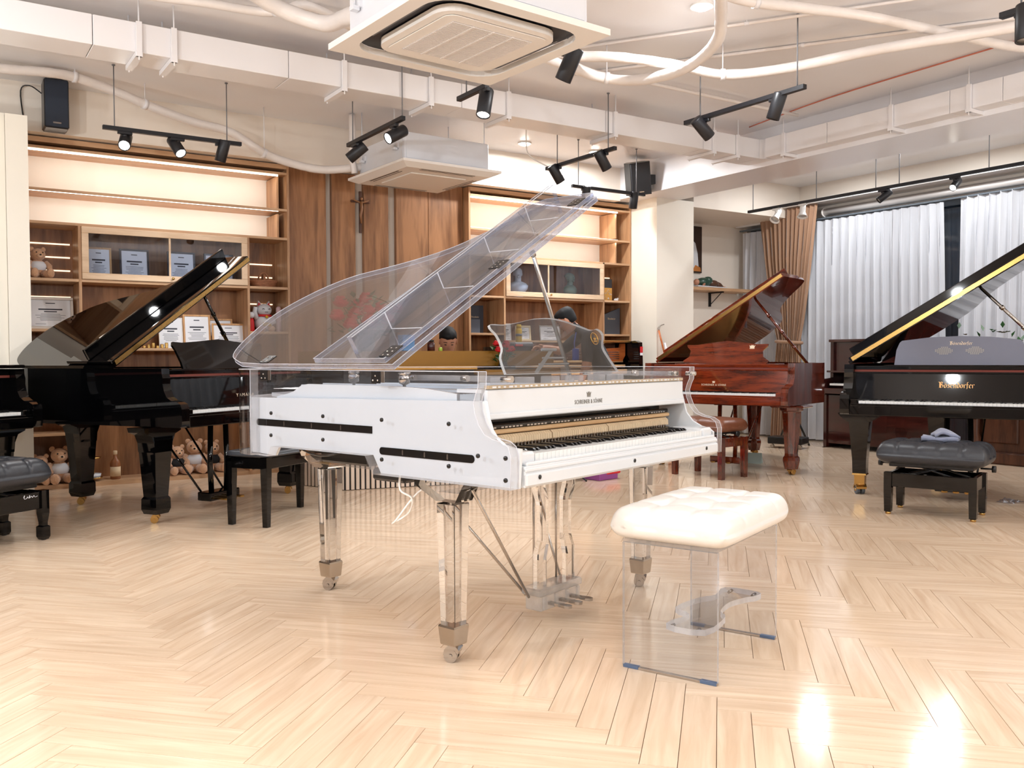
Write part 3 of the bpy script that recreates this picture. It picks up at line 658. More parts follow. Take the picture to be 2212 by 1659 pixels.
MB().prism(lside, 0, .040, 'x', 0, 1).build('left_side', [CL, E2], ap)['label'] = 'clear outer sheet of the long left side'
MB().prism(ARMC + [(.86, 1.002), (.86, .63)], W-.040, W, 'x', 0, 1).build('right_side', [CL, E2], ap)
out = outline(W, 1.73, 5); tail = [p for p in out if p[1] >= .85 and not (p[0] < .01 and p[1] < 1.39)]
tail = [(0, 1.40)] + [p for p in tail if p[1] > .86 or p[0] < 1.4]
if tail[-1][1] > .86: tail.append((W, .86))
MB().strip(tail, .65, ZT, .040, 0, 1, side=-1).build('tail_rim', [CL, E2], ap)
el_ = MB()  # bright edge highlights drawn as thin milky tubes
for x in (.0, .040, W-.040, W):
    el_.tube([(x, y, z) for y, z in ARMC], .0014, 4)
for x in (.0, .04): el_.tube([(x, .15, 1.002), (x, 1.40, 1.002)], .0012, 4)
for off in (0, .04): el_.tube([(p[0], p[1], 1.002) for p in inset(tail, off)], .0012, 4)
for x in (W-.04, W): el_.tube([(x, .15, 1.002), (x, .86, 1.002)], .0012, 4)
el_.tube([(.0, 1.398, .66), (.0, 1.398, 1.0)], .0014, 4); el_.build('edge_glint', X['joint_glint'], ap)['kind'] = 'stuff'
# white inner case
ARMW = [(.018, .63), (.010, .757), (.041, .760), (.079, .767), (.108, .785), (.130, .812), (.145, .85), (.157, .905)]
wside = ARMW + [(1.40, .886), (1.40, .657)] + LOW[::-1]
MB().prism(wside, .041, .053, 'x').build('white_side', WH, ap)['label'] = 'white inner side panel'
ARMR = [(.03, .63), (.03, .72), (.05, .735), (.09, .745), (.13, .765), (.16, .80), (.175, .85), (.19, .905)]
MB().prism(ARMR + [(.86, .905), (.86, .63)], W-.053, W-.041, 'x').build('white_side', WH, ap)
MB().strip(inset(tail, .0415), .657, .886, .012, side=-1).build('white_tail', WH, ap)
inn = [(.055, .20), (.055, 1.40)] + inset(tail, .056)[1:] + [(W-.055, .20)]
MB().prism(inn, .845, .857, 'z').build('soundboard', wood('spruce_soundboard', (226, 176, 134), (196, 138, 96), .45, (24, 2, 2)), ap)
# cast plate: white, stepped as seen over the white side
pl = MB()
p1 = [(x, min(y, 1.29)) for x, y in inset(inn, .015)]
pl.prism([(.06, .19), (.06, .30), (W-.06, .30), (W-.06, .19)], .93, .942, 'z')
pl.prism([(.10, .30), (.07, .55), (.07, .98), (.075, 1.14), (.09, 1.21), (.12, 1.30), (.25, 1.60), (.45, 1.655), (.62, 1.62), (.78, 1.48), (.90, 1.2), (1.05, 1.02), (1.3, .86), (W-.07, .78), (W-.07, .30)], .878, .895, 'z')
pl.prism([(1.14, .885), (1.21, .885), (1.30, .885), (1.30, .893), (1.23, .905), (1.19, .915), (1.14, .94), (1.10, .946), (.6, .946), (.45, .94), (.3, .925), (.3, .885)], .060, .075, 'x')
for a, b in (((.25, .35), (.35, 1.5)), ((.55, .35), (.55, 1.6)), ((.85, .35), (.75, 1.45)), ((1.15, .35), (1.0, 1.02))):
    d = V((b[0]-a[0], b[1]-a[1], 0)); n = V((-d.y, d.x, 0)).normalized()*.014
    pl.prism([(a[0]-n.x, a[1]-n.y), (a[0]+n.x, a[1]+n.y), (b[0]+n.x, b[1]+n.y), (b[0]-n.x, b[1]-n.y)], .895, .93, 'z')
pl.build('cast_plate', WH, ap)
st = MB()
for i in range(70):
    x = .12+i*.0175; yb = .36; ye = 1.60-.15*abs(x-.45)-(max(0, x-.62)**1.2)*1.1; ye = max(ye, .75)
    st.tube([(x, yb, .92), (x+.12*(1-x), ye, .915)], .0011, 3, cap=False)
st.build('strings', X['steel'], ap)['kind'] = 'stuff'
# screws and slots of the left side
for y, z in ((1.26, .828), (.936, .828), (.610, .828), (.283, .828), (1.262, .739), (.937, .739), (.611, .6865), (.284, .687), (.154, .730), (.038, .730), (.038, .660)):
    T = M.Translation((-.0005, y, z)) @ M.Rotation(-pi/2, 4, 'Y'); MB().lathe([(.0075, -.004), (.0075, .001), (.005, .0028), (.001, .003)], 12, T=T).build('screw', X['ebony'], ap)
def slot(y0, y1, z, round0=True):
    h = .0135; p = []
    for k in range(9): a = -pi/2+pi*k/8; p.append((y1+h*cos(a)*.9, z+h*sin(a)))
    if round0:
        for k in range(9): a = pi/2+pi*k/8; p.append((y0+h*cos(a)*.9, z+h*sin(a)))
    else: p += [(y0, z+h), (y0, z-h)]
    o = MB().prism(p, .0385, .0408, 'x').build('slot', X['black'], ap)
    for k in range(1, 4):
        y = y0+(y1-y0)*k/4; b = MB(); b.box((.0375, y-.003, z-.009), (.0386, y+.003, z+.009)); b.build('slot_bolt', X['chrome'], o)
slot(.703, 1.40, .785, False); slot(.216, .652, .712)
# hinges on the rim
for y in (1.303, .637):
    b = MB(); b.cb((-.003, y-.026, .957), (.0, y+.022, 1.0), .001); h = b.build('rim_hinge', X['ebony'], ap)
    s = MB()
    for dy, dz in ((-.013, -.032), (.011, -.032), (-.001, -.016)):
        s.lathe([(.0042, 0), (.003, .0025), (.001, .003)], 8, T=M.Translation((-.003, y+dy, 1.0+dz)) @ M.Rotation(-pi/2, 4, 'Y'))
    s.box((-.002, y-.045, .96), (.001, y-.029, 1.0)); s.build('hinge_screws', X['chrome'], h)
# front: key slip with mouldings, blocks, keys
ks = MB(); ks.cb((.062, .008, .63), (W-.062, .03, .700), .003); ks.cb((.062, .0, .634), (W-.062, .02, .676), .005); ks.cb((.062, .003, .680), (W-.062, .02, .694), .004); ks.cb((.075, .010, .698), (W-.075, .033, .711), .004); ks.build('key_slip', WH, ap)
for x in (.128, .709, 1.283): MB().lathe([(.0075, 0), (.0075, .002), (.002, .004)], 12, T=M.Translation((x, -.0005, .661)) @ M.Rotation(pi/2, 4, 'X')).build('screw', X['ebony'], ap)
MB().cb((.062, .03, .63), (W-.062, .60, .655), .004).build('keybed', WH, ap)
for a, b in ((.062, .146), (W-.148, W-.062)): MB().cb((a, .03, .655), (b, .185, .742), .008).build('cheek_block', WH, ap)
keyboard(ap, .148, W-.150, .034, .185, .733, True)
# action seen under the fallboard
MB().box((.075, .285, .755), (W-.075, .30, .835)).build('action_back', X['ebony'], ap)
ac = MB(); ac.box((.14, .195, .70), (W-.14, .28, .742)); ac.build('key_frame', X['ebony'], ap)
MB().cb((.10, .225, .802), (W-.10, .255, .818), .003).build('hammer_rail', X['ebony'], ap)
hl = MB()
for i in range(60):
    if i % 7 != 3: hl.box((.12+i*.0205, .2235, .804), (.134+i*.0205, .2255, .809))
hl.build('rail_glints', X['chrome'], ap)['kind'] = 'stuff'  # highlights along the dark rail modelled as small chrome pieces
MB().cb((.09, .222, .784), (W-.09, .25, .8), .004).build('shank_rail', X['maple'], ap)
hm = MB()
for i in range(88):
    x = .128+i*.01365+(i > 25)*.006+(i > 52)*.006; hm.prism([(.215, .748), (.25, .748), (.25, .78), (.228, .78), (.216, .77)], x, x+.0122, 'x')
hm.build('hammers', X['felt'], ap)['kind'] = 'stuff'
wf = MB()
for i in range(60): wf.box((.13+i*.0198, .205, .742), (.135+i*.0198, .212, .752)); 
wf.build('wippens', X['steel'], ap)['kind'] = 'stuff'
# fallboard
fb = MB(); fb.cb((.066, .170, .842), (W-.066, .186, .940), .003); fb.cb((.066, .160, .842), (W-.066, .176, .862), .004); fb.build('fallboard', WH, ap)
gr = MB(); gr.box((.07, .168, .943), (W-.07, .186, .955)); gr.build('rail_strip', X['tan'], ap)
gd = MB()
for i in range(44): gd.box((.09+i*.029, .1665, .946), (.090+i*.029+(.012 if i % 3 else .02), .1682, .952))
gd.build('rail_inlay', X['white'], ap)['kind'] = 'stuff'
text('SCHREINER & SÖHNE', .0225, X['greyprint'], ap, (.655, .1692, .8725), (R(90), 0, 0), sx=.78, sp=1.12)
crown(ap, X['greyprint'], (.655, .1693, .901), .024, M.Rotation(R(90), 4, 'X'))
# clear front rail and desk slides
MB().cb((.042, .19, .955), (W-.042, .20, .998), .002).build('front_rail', CL, ap)
for x in (.15, W-.18):
    b = MB(); b.cb((x, .16, .965), (x+.02, .60, .985), .002, 0); b.build('desk_slide', X['edge2'], ap)
    k = MB(); k.tube([(x+.01, .14, .975), (x+.01, .165, .975)], .011, 10); k.tube([(x+.01, .34, .975), (x+.01, .365, .975)], .012, 10); k.tube([(x+.01, .60, .975), (x+.01, .63, .975)], .011, 10); k.build('slide_knob', X['chrome'], ap)
for x in (.30, .44, .60, .76, .92, 1.06):
    b = MB(); b.cb((x, .30, .945), (x+.05, .36, .975), .003); b.build('desk_bracket', E2, ap)
for x, y in ((.09, .585), (.15, .93), (W-.12, .10), (W-.12, .185), (.075, .09)):
    b = MB(); b.lathe([(.006, -.06), (.006, 0), (.020, .006), (.022, .03), (.016, .036), (.022, .04), (.022, .046)], 14, (x, y, .95 if y > .2 else .93)) if y > .5 else b.tube([(x-.0, y-.02, .975), (x, y+.025, .975)], .009, 10)
    b.build('lid_stud', X['chrome'], ap)
# music desk with emblem
T = M.Translation((0, .345, .985)) @ M.Rotation(R(-17), 4, 'X')
dp = [(.37, 0), (.362, .06), (.385, .10), (.37, .15), (.345, .175), (.35, .192), (.43, .193), (.52, .205), (.62, .222), (.73, .228), (.83, .218), (.93, .197), (1.0, .184), (1.05, .19), (1.085, .165), (1.06, .11), (1.085, .06), (1.13, 0)]
dpp = [(p.x, p.y) for p in spline([(x, z, 0) for x, z in dp[0:]], 3)]
MB().prism(dpp, -.006, .006, 'y', 0, 1, T=T).build('music_desk', [X['smoke'], clear('desk_cut_edge', (240, 244, 250), 1.2, .05, .75, (250, 250, 252))], ap)
em = MB(); TE = T @ M.Translation((1.005, -.0068, .145)) @ M.Rotation(pi/2, 4, 'X')
em.tube([TE @ V((.026*cos(2*pi*k/28), .026*sin(2*pi*k/28), 0)) for k in range(28)], .0016, 4, closed=True); em.tube([TE @ V((.021*cos(2*pi*k/28), .021*sin(2*pi*k/28), 0)) for k in range(28)], .0007, 4, closed=True)
cp = [(-.5, 0), (.5, 0), (.62, .62), (.3, .38), (.16, .7), (0, .45), (-.16, .7), (-.3, .38), (-.62, .62)]
em.prism([(x*.017, y*.017-.006) for x, y in cp], 0, .0012, 'z', T=TE); em.box((-.013, -.014, 0), (.013, -.009, .0012), T=TE)
em.build('emblem', X['gold'], ap)
sb = MB()
for a, b, w in (((.63, .40, .99), (.785, .445, 1.075), .010), ((.785, .42, 1.078), (.70, .43, 1.078), .006), ((.70, .425, 1.045), (.865, .44, 1.045), .004), ((.67, .42, 1.02), (.90, .44, 1.02), .004)): sb.tube([a, b], w, 4, smooth=False)
sb.build('desk_strut', X['lampwhite'], ap)
# lid, flap and lip
A = R(30.64); LT = M.Translation((0, 0, 1.008)) @ M.Rotation(-A, 4, 'Y')
lo = [(0, .54), (0, 1.30), (.01, 1.46), (.06, 1.58), (.15, 1.65), (.28, 1.70), (.44, 1.735), (.58, 1.71), (.71, 1.645), (.81, 1.54), (.875, 1.38), (.955, 1.21), (1.05, 1.08), (1.2, .985), (1.36, .90), (1.46, .83), (1.475, .76), (1.475, .54)]
lc = [lo[0], lo[1]] + [(p.x, p.y) for p in spline([(x, y, 0) for x, y in lo[2:17]], 4)] + [lo[17]]
MB().prism(lc, 0, .020, 'z', 0, 1, T=LT).build('lid', [X['lid'], ED], ap)
MB().prism([(.004, .575), (.004, .965), (1.40, .90), (1.475, .82), (1.475, .553)], .024, .042, 'z', 0, 1, T=LT).build('front_flap', [X['lid'], ED], ap)
lp = MB(); lp.prism([(.735, .042), (.758, .042), (.758, .112), (.735, .112)], .035, 1.455, 'x', 1, 0, T=LT); lp.build('flap_lip', [X['lid'], ED], ap)
for x in (.22, .55, .88, 1.2): b = MB(); b.box((x, .7335, .043), (x+.005, .7352, .111), T=LT); b.box((x, .575, .0422), (x+.004, .7335, .0432), T=LT); b.build('lip_joint', X['joint_glint'], ap)
for x in (.06, .75, 1.38):
    b = MB(); b.box((x-.045, .553, .042), (x+.03, .61, .045), T=LT); h = b.build('flap_hinge', X['ebony'], ap)
    s = MB()
    for i in range(6): c = (x-.036+.013*(i % 3)*1.8, .57+.026*(i//3), .045); s.lathe([(.005, 0), (.003, .002), (.001, .0025)], 8, c, T=LT)
    s.build('hinge_screws', X['chrome'], h)
for y in (1.303, .637):
    b = MB(); b.box((.008, y-.03, .020), (.06, y+.024, .023), T=LT); h = b.build('lid_hinge_plate', X['ebony'], ap)
    s = MB()
    for i in range(4): s.lathe([(.0045, 0), (.003, .002), (.001, .0025)], 8, (.02+.026*(i % 2), y-.016+.026*(i//2), .023), T=LT)
    s.build('hinge_screws', X['chrome'], h)
pr = MB(); pa = LT @ V((.955, .573, -.002)); pb = V((1.285, .70, .93)); pr.tube([pa, pb], [.0085, .0095], 10); pr.tube([pa, pa.lerp(pb, .03)], .013, 10); pr.tube([pa.lerp(pb, .97), pb], .014, 10); pr.build('lid_prop', X['steel'], ap)
def arris(poly, z, name):
    b = MB(); b.tube([LT @ V((x, y, z)) for x, y in poly], .0016, 4, closed=True); b.build(name, X['joint_glint'], ap)
fp = [(.004, .575), (.004, .965), (1.40, .90), (1.475, .82), (1.475, .553)]
for poly, z in ((lc, .0005), (lc, .0198), (fp, .0245), (fp, .0418)): arris(poly, z, 'edge_glint')  # lid and flap edge highlights, put in as pale tubes
for y in (.735, .758): MB().tube([LT @ V((.035, y, .112)), LT @ V((1.455, y, .112))], .0016, 4).build('edge_glint', X['joint_glint'], ap)
# legs: solid acrylic, chrome ferrule and caster
for lx, ly in ((.083, .343), (1.366, .372), (.442, 1.439)):
    b = MB(); h1, h0, zt, zb = .0425, .034, .548, .128
    c = .006; vs = []
    for z, h in ((zt, h1), (zb, h0)):
        for sx, sy in ((-1, -1), (1, -1), (1, 1), (-1, 1)):
            a = [(sx*(h-c), sy*h), (sx*h, sy*(h-c))]; a = a if sx*sy < 0 else a[::-1]
            if (sx, sy) in ((-1, -1), (1, 1)): a = [(sx*h, sy*(h-c)), (sx*(h-c), sy*h)]
            else: a = [(sx*(h-c), sy*h), (sx*h, sy*(h-c))]
            vs += [(lx+u, ly+v, z) for u, v in a]
    b.add(vs, [tuple(range(8)), tuple(range(15, 7, -1))]+[(i, (i+1) % 8, 8+(i+1) % 8, 8+i) for i in range(8)])
    leg = b.build('leg', X['solid'], ap)
    f = MB(); vs = []
    for z, h in ((.129, .036), (.122, .0375), (.064, .0325), (.060, .031)): vs += [(lx-h, ly-h, z), (lx+h, ly-h, z), (lx+h, ly+h, z), (lx-h, ly+h, z)]
    f.add(vs, [(4*i+j, 4*i+(j+1) % 4, 4*i+4+(j+1) % 4, 4*i+4+j) for i in range(3) for j in range(4)]+[(0, 1, 2, 3), (12, 13, 14, 15)]); f.build('ferrule', X['nickel'], leg)
    k = MB(); TC = M.Translation((lx, ly, 0)) @ RZ(R(28))
    for o in (-.0165, .0165): k.tube([TC @ V((o-.0085, .006, .023)), TC @ V((o+.0085, .006, .023))], .0235, 16, 0)
    k.tube([TC @ V((-.030, .006, .023)), TC @ V((.030, .006, .023))], .007, 8)
    k.prism([(-.022, .030), (-.026, .045), (-.012, .060), (.012, .060), (.026, .046), (.030, .026), (.020, .032), (.006, .046), (-.010, .044)], -.030, .030, 'x', T=TC)
    k.build('caster', X['chrome'], leg)
    g = MB()
    yy = .16 if ly < 1 else .12
    g.prism([(ly-.09, .63), (ly+.16, .63), (ly+.14, .60), (ly+.045, .556), (ly-.045, .556), (ly-.07, .60)], max(lx-.05, .045), min(lx+.05, W-.045), 'x', 0, 1)
    g.build('leg_plate', [X['solid'], X['solid']], ap)
bm_ = MB(); bm_.cb((.075, .30, .585), (W-.075, .40, .629), .004); bm_.build('cross_beam', CL, ap)
db = MB(); db.cb((.30, .45, .59), (.40, 1.40, .628), .004); db.build('tail_beam', CL, ap)
MB().cb((.30, 1.02, .60), (.62, 1.33, .66), .01).build('control_box', X['blackm'], ap)['label'] = 'black box under the tail'
MB().cb((.12, .62, .585), (.36, .80, .632), .01).build('control_box', X['blackm'], ap)
# player cables below
cb_ = MB(); cb_.tube(spline([(.06, 1.16, .69), (.07, 1.08, .668), (.06, .98, .672), (.07, .9, .69)], 6), .0045, 6); cb_.build('cable', X['ebony'], ap)
cw = MB(); cw.tube(spline([(.10, .62, .63), (.08, .60, .57), (.10, .56, .54), (.12, .60, .48), (.10, .66, .44), (.08, .62, .46), (.12, .55, .56), (.2, .5, .61)], 6), .004, 6); cw.build('cable', X['acw'], ap)
# lyre
ly = MB()
for s in (-1, 1):
    x = .742+s*.085
    ly.prism([(x-s*.01, .625), (x+s*.04, .625), (x+s*.04, .52), (x+s*.012, .46), (x+s*.012, .32), (x+s*.035, .27), (x+s*.035, .13), (x-s*.01, .13), (x-s*.01, .24), (x-s*.028, .30), (x-s*.028, .48), (x-s*.01, .53)], .385, .415, 'y', 0, 1)
ly.cb((.62, .36, .575), (.865, .44, .62), .004, 0)
L1 = ly.build('lyre_posts', [X['solid'], X['solid']], ap)
bx = MB(); bx.cb((.60, .36, .105), (.885, .46, .135), .006); bx.cb((.615, .37, .045), (.87, .45, .105), .004)
for k in range(4): bx.cb((.625+k*.075, .362, .05), (.645+k*.075, .372, .103), .002)
bx.build('pedal_box', X['pedal'], ap)
for k in (-1, 0, 1):
    x = .742+k*.072; p = MB(); p.prism([(x-.011, .38), (x-.011, .32), (x-.018, .285), (x-.012, .268), (x, .262), (x+.012, .268), (x+.018, .285), (x+.011, .32), (x+.011, .38)], .066, .076, 'z'); p.build('pedal', X['chrome'], ap)
rd = MB()
for x in (.665, .742, .815): rd.tube([(x, .445, .11), (x, .445, .61)], .0045, 6)
rd.build('pedal_rod', X['steel'], ap)
for a, b in (((.62, .45, .10), (.36, .78, .60)), ((.865, .45, .10), (1.05, .80, .60)), ((.60, .42, .10), (.10, .27, .60))):
    MB().tube([a, b], .006, 8).build('lyre_brace', X['steel'], ap)
# ------------------------------------------------------------------ acrylic bench with white cushion
bn = thing('acrylic_bench', 'clear acrylic piano bench with white tufted leather cushion', 'bench', (.811, -5.738, 0), R(22.3))
BW, BD, BH = .585, .335, .425
for x0 in (-BW/2, BW/2-.016):
    b = MB(); b.prism([(-BD/2, .008), (BD/2, .008), (BD/2, BH), (-BD/2, BH)], x0, x0+.016, 'x', 0, 1); o = b.build('side_panel', [X['bench'], X['benchedge']], bn)
    s = MB(); s.cb((x0+.001, -BD/2, 0), (x0+.015, BD/2, .0085), .001); s.build('foot_strip', X['steel'], o)
    s = MB()
    for y in (-BD/2+.03, BD/2-.03): s.cb((x0-.0005, y-.028, -.0002), (x0+.0165, y+.028, .0105), .001)
    s.build('blue_film', X['film'], o)
tb = MB(); tb.cb((-BW/2-.001, -BD/2, BH), (BW/2+.001, BD/2, BH+.014), .003); tb.build('top_plate', X['edge2'], bn)
sw = [(-BW/2+.016, .02), (-BW/2+.16, .0), (-.08, .075), (.08, .055), (BW/2-.14, .02), (BW/2-.016, .03), (BW/2-.016, -.10), (BW/2-.07, -.11), (BW/2-.12, -.085), (.08, -.06), (-.04, -.075), (-.10, -.115), (-BW/2+.016, -.115)]
MB().prism([(p.x, p.y) for p in spline([(x, y-.005, 0) for x, y in sw], 3, True)], .15, .170, 'z', 0, 1).build('stretcher', [X['bench'], X['joint_glint2']], bn)
sc_ = MB()
for y in (-.09, .0):
    for x in (-BW/2+.03, BW/2-.03): sc_.tube([(x-.016, y, .16), (x+.016, y, .16)], .006, 8)
sc_.build('stretcher_bolts', X['chrome'], bn)
def cushion(name, t, wx, wy, z0, h, m, nx, ny, depth=.012, seam=.006, N=78):
    """tufted pad: closed, rounded on all edges, with buttons and seams pulled in"""
    vs = []; fs = []; M_ = max(20, int(N*wy/wx)//2*2)
    e = lambda u: math.copysign(1-(1-abs(u))**1.9, u)
    pf = lambda u, w_: (1-min(1, max(0, (abs(u)-(1-w_))/w_))**2.4)**.42
    rx, ry = min(.95, h*.95/wx*2*.62), min(.95, h*.95/wy*2*.62)
    for side in (1, -1):
        for j in range(M_+1):
            for i in range(N+1):
                u, v = e(-1+2*i/N), e(-1+2*j/M_)
                k = min(1, pf(u, rx))*min(1, pf(v, ry)); px = u*wx/2*(1-.045*v**8); py = v*wy/2*(1-.06*u**8)
                gx = (u+1)/2*nx; gy = (v+1)/2*ny; dx = abs(gx-round(gx)); dy = abs(gy-round(gy)); ix = 0 < round(gx) < nx; iy = 0 < round(gy) < ny
                se = max(math.exp(-(dx*wx/nx/.0095)**2) if ix else 0, math.exp(-(dy*wy/ny/.0095)**2) if iy else 0)
                if side > 0:
                    z = z0+h*.40+h*.60*k-seam*se*k*(1-k*.0)
                    if ix and iy: z -= depth*math.exp(-((dx*wx/nx)**2+(dy*wy/ny)**2)/.0016)
                    z += .010*k*(1-u*u)*(1-v*v)
                else: z = z0+h*.40*(1-k)
                if 0 < k < .999 and side > 0:
                    q = 1-seam*.35*se/max(wx, wy)*2; px *= q; py *= q
                vs.append((px, py, z))
    n = (N+1)*(M_+1)
    for s in (0, 1):
        for j in range(M_):
            for i in range(N):
                a = s*n+j*(N+1)+i; q = (a, a+1, a+N+2, a+N+1); fs.append(q if s == 0 else q[::-1])
    ring_ = [i for i in range(N+1)] + [j*(N+1)+N for j in range(1, M_+1)] + [M_*(N+1)+i for i in range(N-1, -1, -1)] + [j*(N+1) for j in range(M_-1, 0, -1)]
    for k in range(len(ring_)):
        a, b = ring_[k], ring_[(k+1) % len(ring_)]; fs.append((a, n+a, n+b, b))
    return MB().add(vs, fs, 0, True).build(name, m, t)
cushion('cushion', bn, .66, .43, BH+.014, .105, X['whiteleather'], 4, 3, .010, .007)
# ------------------------------------------------------------------ ducts, pipes, air conditioners, track lights
def rsq(h, r, n=6):
    p = []
    for cx, cy_, a0 in ((h-r, h-r, 0), (-h+r, h-r, 90), (-h+r, -h+r, 180), (h-r, -h+r, 270)):
        for k in range(n+1): a = R(a0+90*k/n); p.append((cx+r*cos(a), cy_+r*sin(a)))
    return p
def ring(b, outer, inner, z0, z1, mat=0):
    n = len(outer); vs = [(x, y, z0) for x, y in outer]+[(x, y, z0) for x, y in inner]+[(x, y, z1) for x, y in inner]+[(x, y, z1) for x, y in outer]
    fs = []
    for i in range(n):
        j = (i+1) % n
        for k in range(4): fs.append((k*n+i, k*n+j, ((k+1) % 4)*n+j, ((k+1) % 4)*n+i))
    b.add(vs, fs, mat)
def cassette(label, c, ang, sx, sy, big):
    t = thing('ceiling_air_conditioner', label, 'air conditioner', (c[0], c[1], 2.56 if big else 2.60), ang)
    hx, hy = sx/2, sy/2
    cs = MB(); cs.cb((-.41, -.41, .045), (.41, .41, .28), .004)
    for i in range(4):
        T = RZ(i*pi/2); cs.box((-.39, -.414, .07), (.39, -.409, .26), T=T)
    for x in (-.41, .41):
        for y in (-.3, .3): cs.box((x-.02, y-.03, .16), (x+.02, y+.03, .20))
    cs.build('casing', X['galv'], t)
    rods = MB()
    for x in (-.44, .44):
        for y in (-.3, .3): rods.tube([(x, y, .15), (x, y, CEIL-(2.56 if big else 2.6)+.005)], .005, 6); rods.box((x-.018, y-.018, .145), (x+.018, y+.018, .165))
    rods.build('hanger_rods', X['galv'], t)
    if big:
        h = sx/2; n = 6; po = []
        for cx, cy_ in ((1, 1), (-1, 1), (-1, -1), (1, -1)):
            for k in range(n+1): po.append((cx*h, cy_*h))
        pn = MB(); ring(pn, po, rsq(.412, .14), .0, .03); pn.build('panel', X['acw'], t)
        MB().prism(rsq(.414, .14), .034, .046, 'z').build('air_outlet', X['dark'], t)
        ip = MB(); ip.prism(rsq(.328, .11), -.004, .028, 'z'); ip.build('grille_frame', X['acw'], t)
        MB().prism(rsq(.285, .05), -.0105, -.0075, 'z').build('grille_rim', X['acw'], t)
        gb = MB(); gb.box((-.225, -.225, -.0125), (.225, .225, -.0105)); gb.build('grille_back', mat('grille_shadow', (186, 176, 170), .7), t)
        gs = MB()
        for i in range(42): y = -.222+i*.0106; gs.box((-.225, y, -.0155), (.225, y+.0056, -.0125))
        for i in range(1, 4): x = -.225+.45*i/4; gs.box((x-.006, -.225, -.017), (x+.006, .225, -.0125))
        gs.build('grille_slats', X['acg'], t)['kind'] = 'stuff'
        for i in range(4):
            T = RZ(i*pi/2); l = MB(); l.prism([(-.388, .022), (-.380, .017), (-.374, .022), (-.376, .025), (-.381, .020), (-.387, .025)], -.23, .23, 'x', T=T); l.build('louver', X['greyp'], t)
    else:
        pn = MB(); pn.add([(-hx, -hy, .02), (hx, -hy, .02), (hx, hy, .02), (-hx, hy, .02), (-hx+.07, -hy+.07, -.012), (hx-.07, -hy+.07, -.012), (hx-.07, hy-.07, -.012), (-hx+.07, hy-.07, -.012), (-hx, -hy, .04), (hx, -hy, .04), (hx, hy, .04), (-hx, hy, .04)],
            [(0, 1, 5, 4), (1, 2, 6, 5), (2, 3, 7, 6), (3, 0, 4, 7), (4, 5, 6, 7), (0, 8, 9, 1), (1, 9, 10, 2), (2, 10, 11, 3), (3, 11, 8, 0), (8, 11, 10, 9)]); pn.build('panel', X['acw'], t)
        MB().cb((-.27, -.27, -.020), (.27, .27, -.011), .006).build('grille_frame', X['acw'], t)
        for i in range(4):
            T = RZ(i*pi/2); d = (hy if i % 2 == 0 else hx)
            MB().box((-.26, -d+.085, -.0135), (.26, -d+.097, -.0115), T=T).build('outlet_slot', X['dark'], t)
            MB().box((-.26, -d+.120, -.0135), (.26, -d+.127, -.0115), T=T).build('outlet_slot', X['dark'], t)
    return t
cassette('large white ceiling cassette air conditioner with beige slatted grille', (.735, -4.235), R(4), .975, .975, True)
cassette('smaller white ceiling cassette unit hanging before the wood panels', (2.21, -.975), R(2), .95, 1.03, False)
# ducts
du = thing('air_duct', 'white rectangular air duct running under the ceiling', 'duct')
Z0, Z1 = 2.87, 3.045
xs = [-4.45, -2.9, -1.55, -.62, .55, 1.85, 3.20, 4.30, 5.02]
for a, b in zip(xs, xs[1:]): MB().cb((a+.002, -2.27, Z0), (b-.002, -1.99, Z1), .003).build('duct_section', X['duct'], du)
el = MB(); el.prism([(5.02, -1.99), (5.02, -2.27), (5.06, -2.285), (5.07, -2.32), (5.20, -2.32), (5.20, -2.08), (5.16, -2.01)], Z0, Z1, 'z'); el.build('duct_elbow', X['duct'], du)
ts = [-2.325, -3.0, -4.1, -4.5, -5.6, -7.4, -9.5]
for a, b in zip(ts, ts[1:]): MB().cb((5.03, b+.002, Z0), (5.19, a-.002, Z1), .003).build('duct_section', X['duct'], du)
for s in (-2.2, -.37, -.17, .93, 1.59, 2.25, 3.29, 4.42, 4.72):
    b = MB(); b.box((s-.02, -2.29, Z0-.03), (s+.02, -1.97, Z0-.002)); b.box((s-.016, -2.295, Z0-.03), (s+.016, -2.275, Z1)); b.tube([(s, -2.285, Z0-.05), (s, -2.285, CEIL+.002)], .005, 6); b.tube([(s, -1.975, Z0-.04), (s, -1.975, CEIL+.002)], .005, 6); b.build('hanger', X['duct'], du)
for t in (-2.55, -3.62, -4.26, -5.3):
    b = MB(); b.box((5.00, t-.02, Z0-.03), (5.2, t+.02, Z0-.002)); b.box((5.005, t-.016, Z0-.03), (5.025, t+.016, Z1)); b.tube([(5.012, t, Z0-.05), (5.012, t, CEIL+.002)], .005, 6); b.build('hanger', X['duct'], du)
def pipe(label, pts, r, k=6, n=10, m='pipe', straps=(), name='insulated_pipe', cat='pipe', wob=.0):
    P = spline(pts, k); rs = [r*(1+wob*math.sin(i*2.1)*.5+wob*random.uniform(-1, 1)) for i in range(len(P))]
    t = thing(name, label, cat)
    MB().tube(P, rs, n).build('pipe_run', X[m], t)
    for i in straps:
        p = P[int(i*(len(P)-1))]; d = (P[min(int(i*(len(P)-1))+1, len(P)-1)]-p).normalized() if i < 1 else V((1, 0, 0))
        b = MB(); b.tube([p-d*.015, p+d*.015], r*1.18, 10); b.tube([p+V((0, 0, r*.8)), V((p.x, p.y, CEIL+.003))], .004, 6); b.build('pipe_clamp', X['duct'], t)
    return t
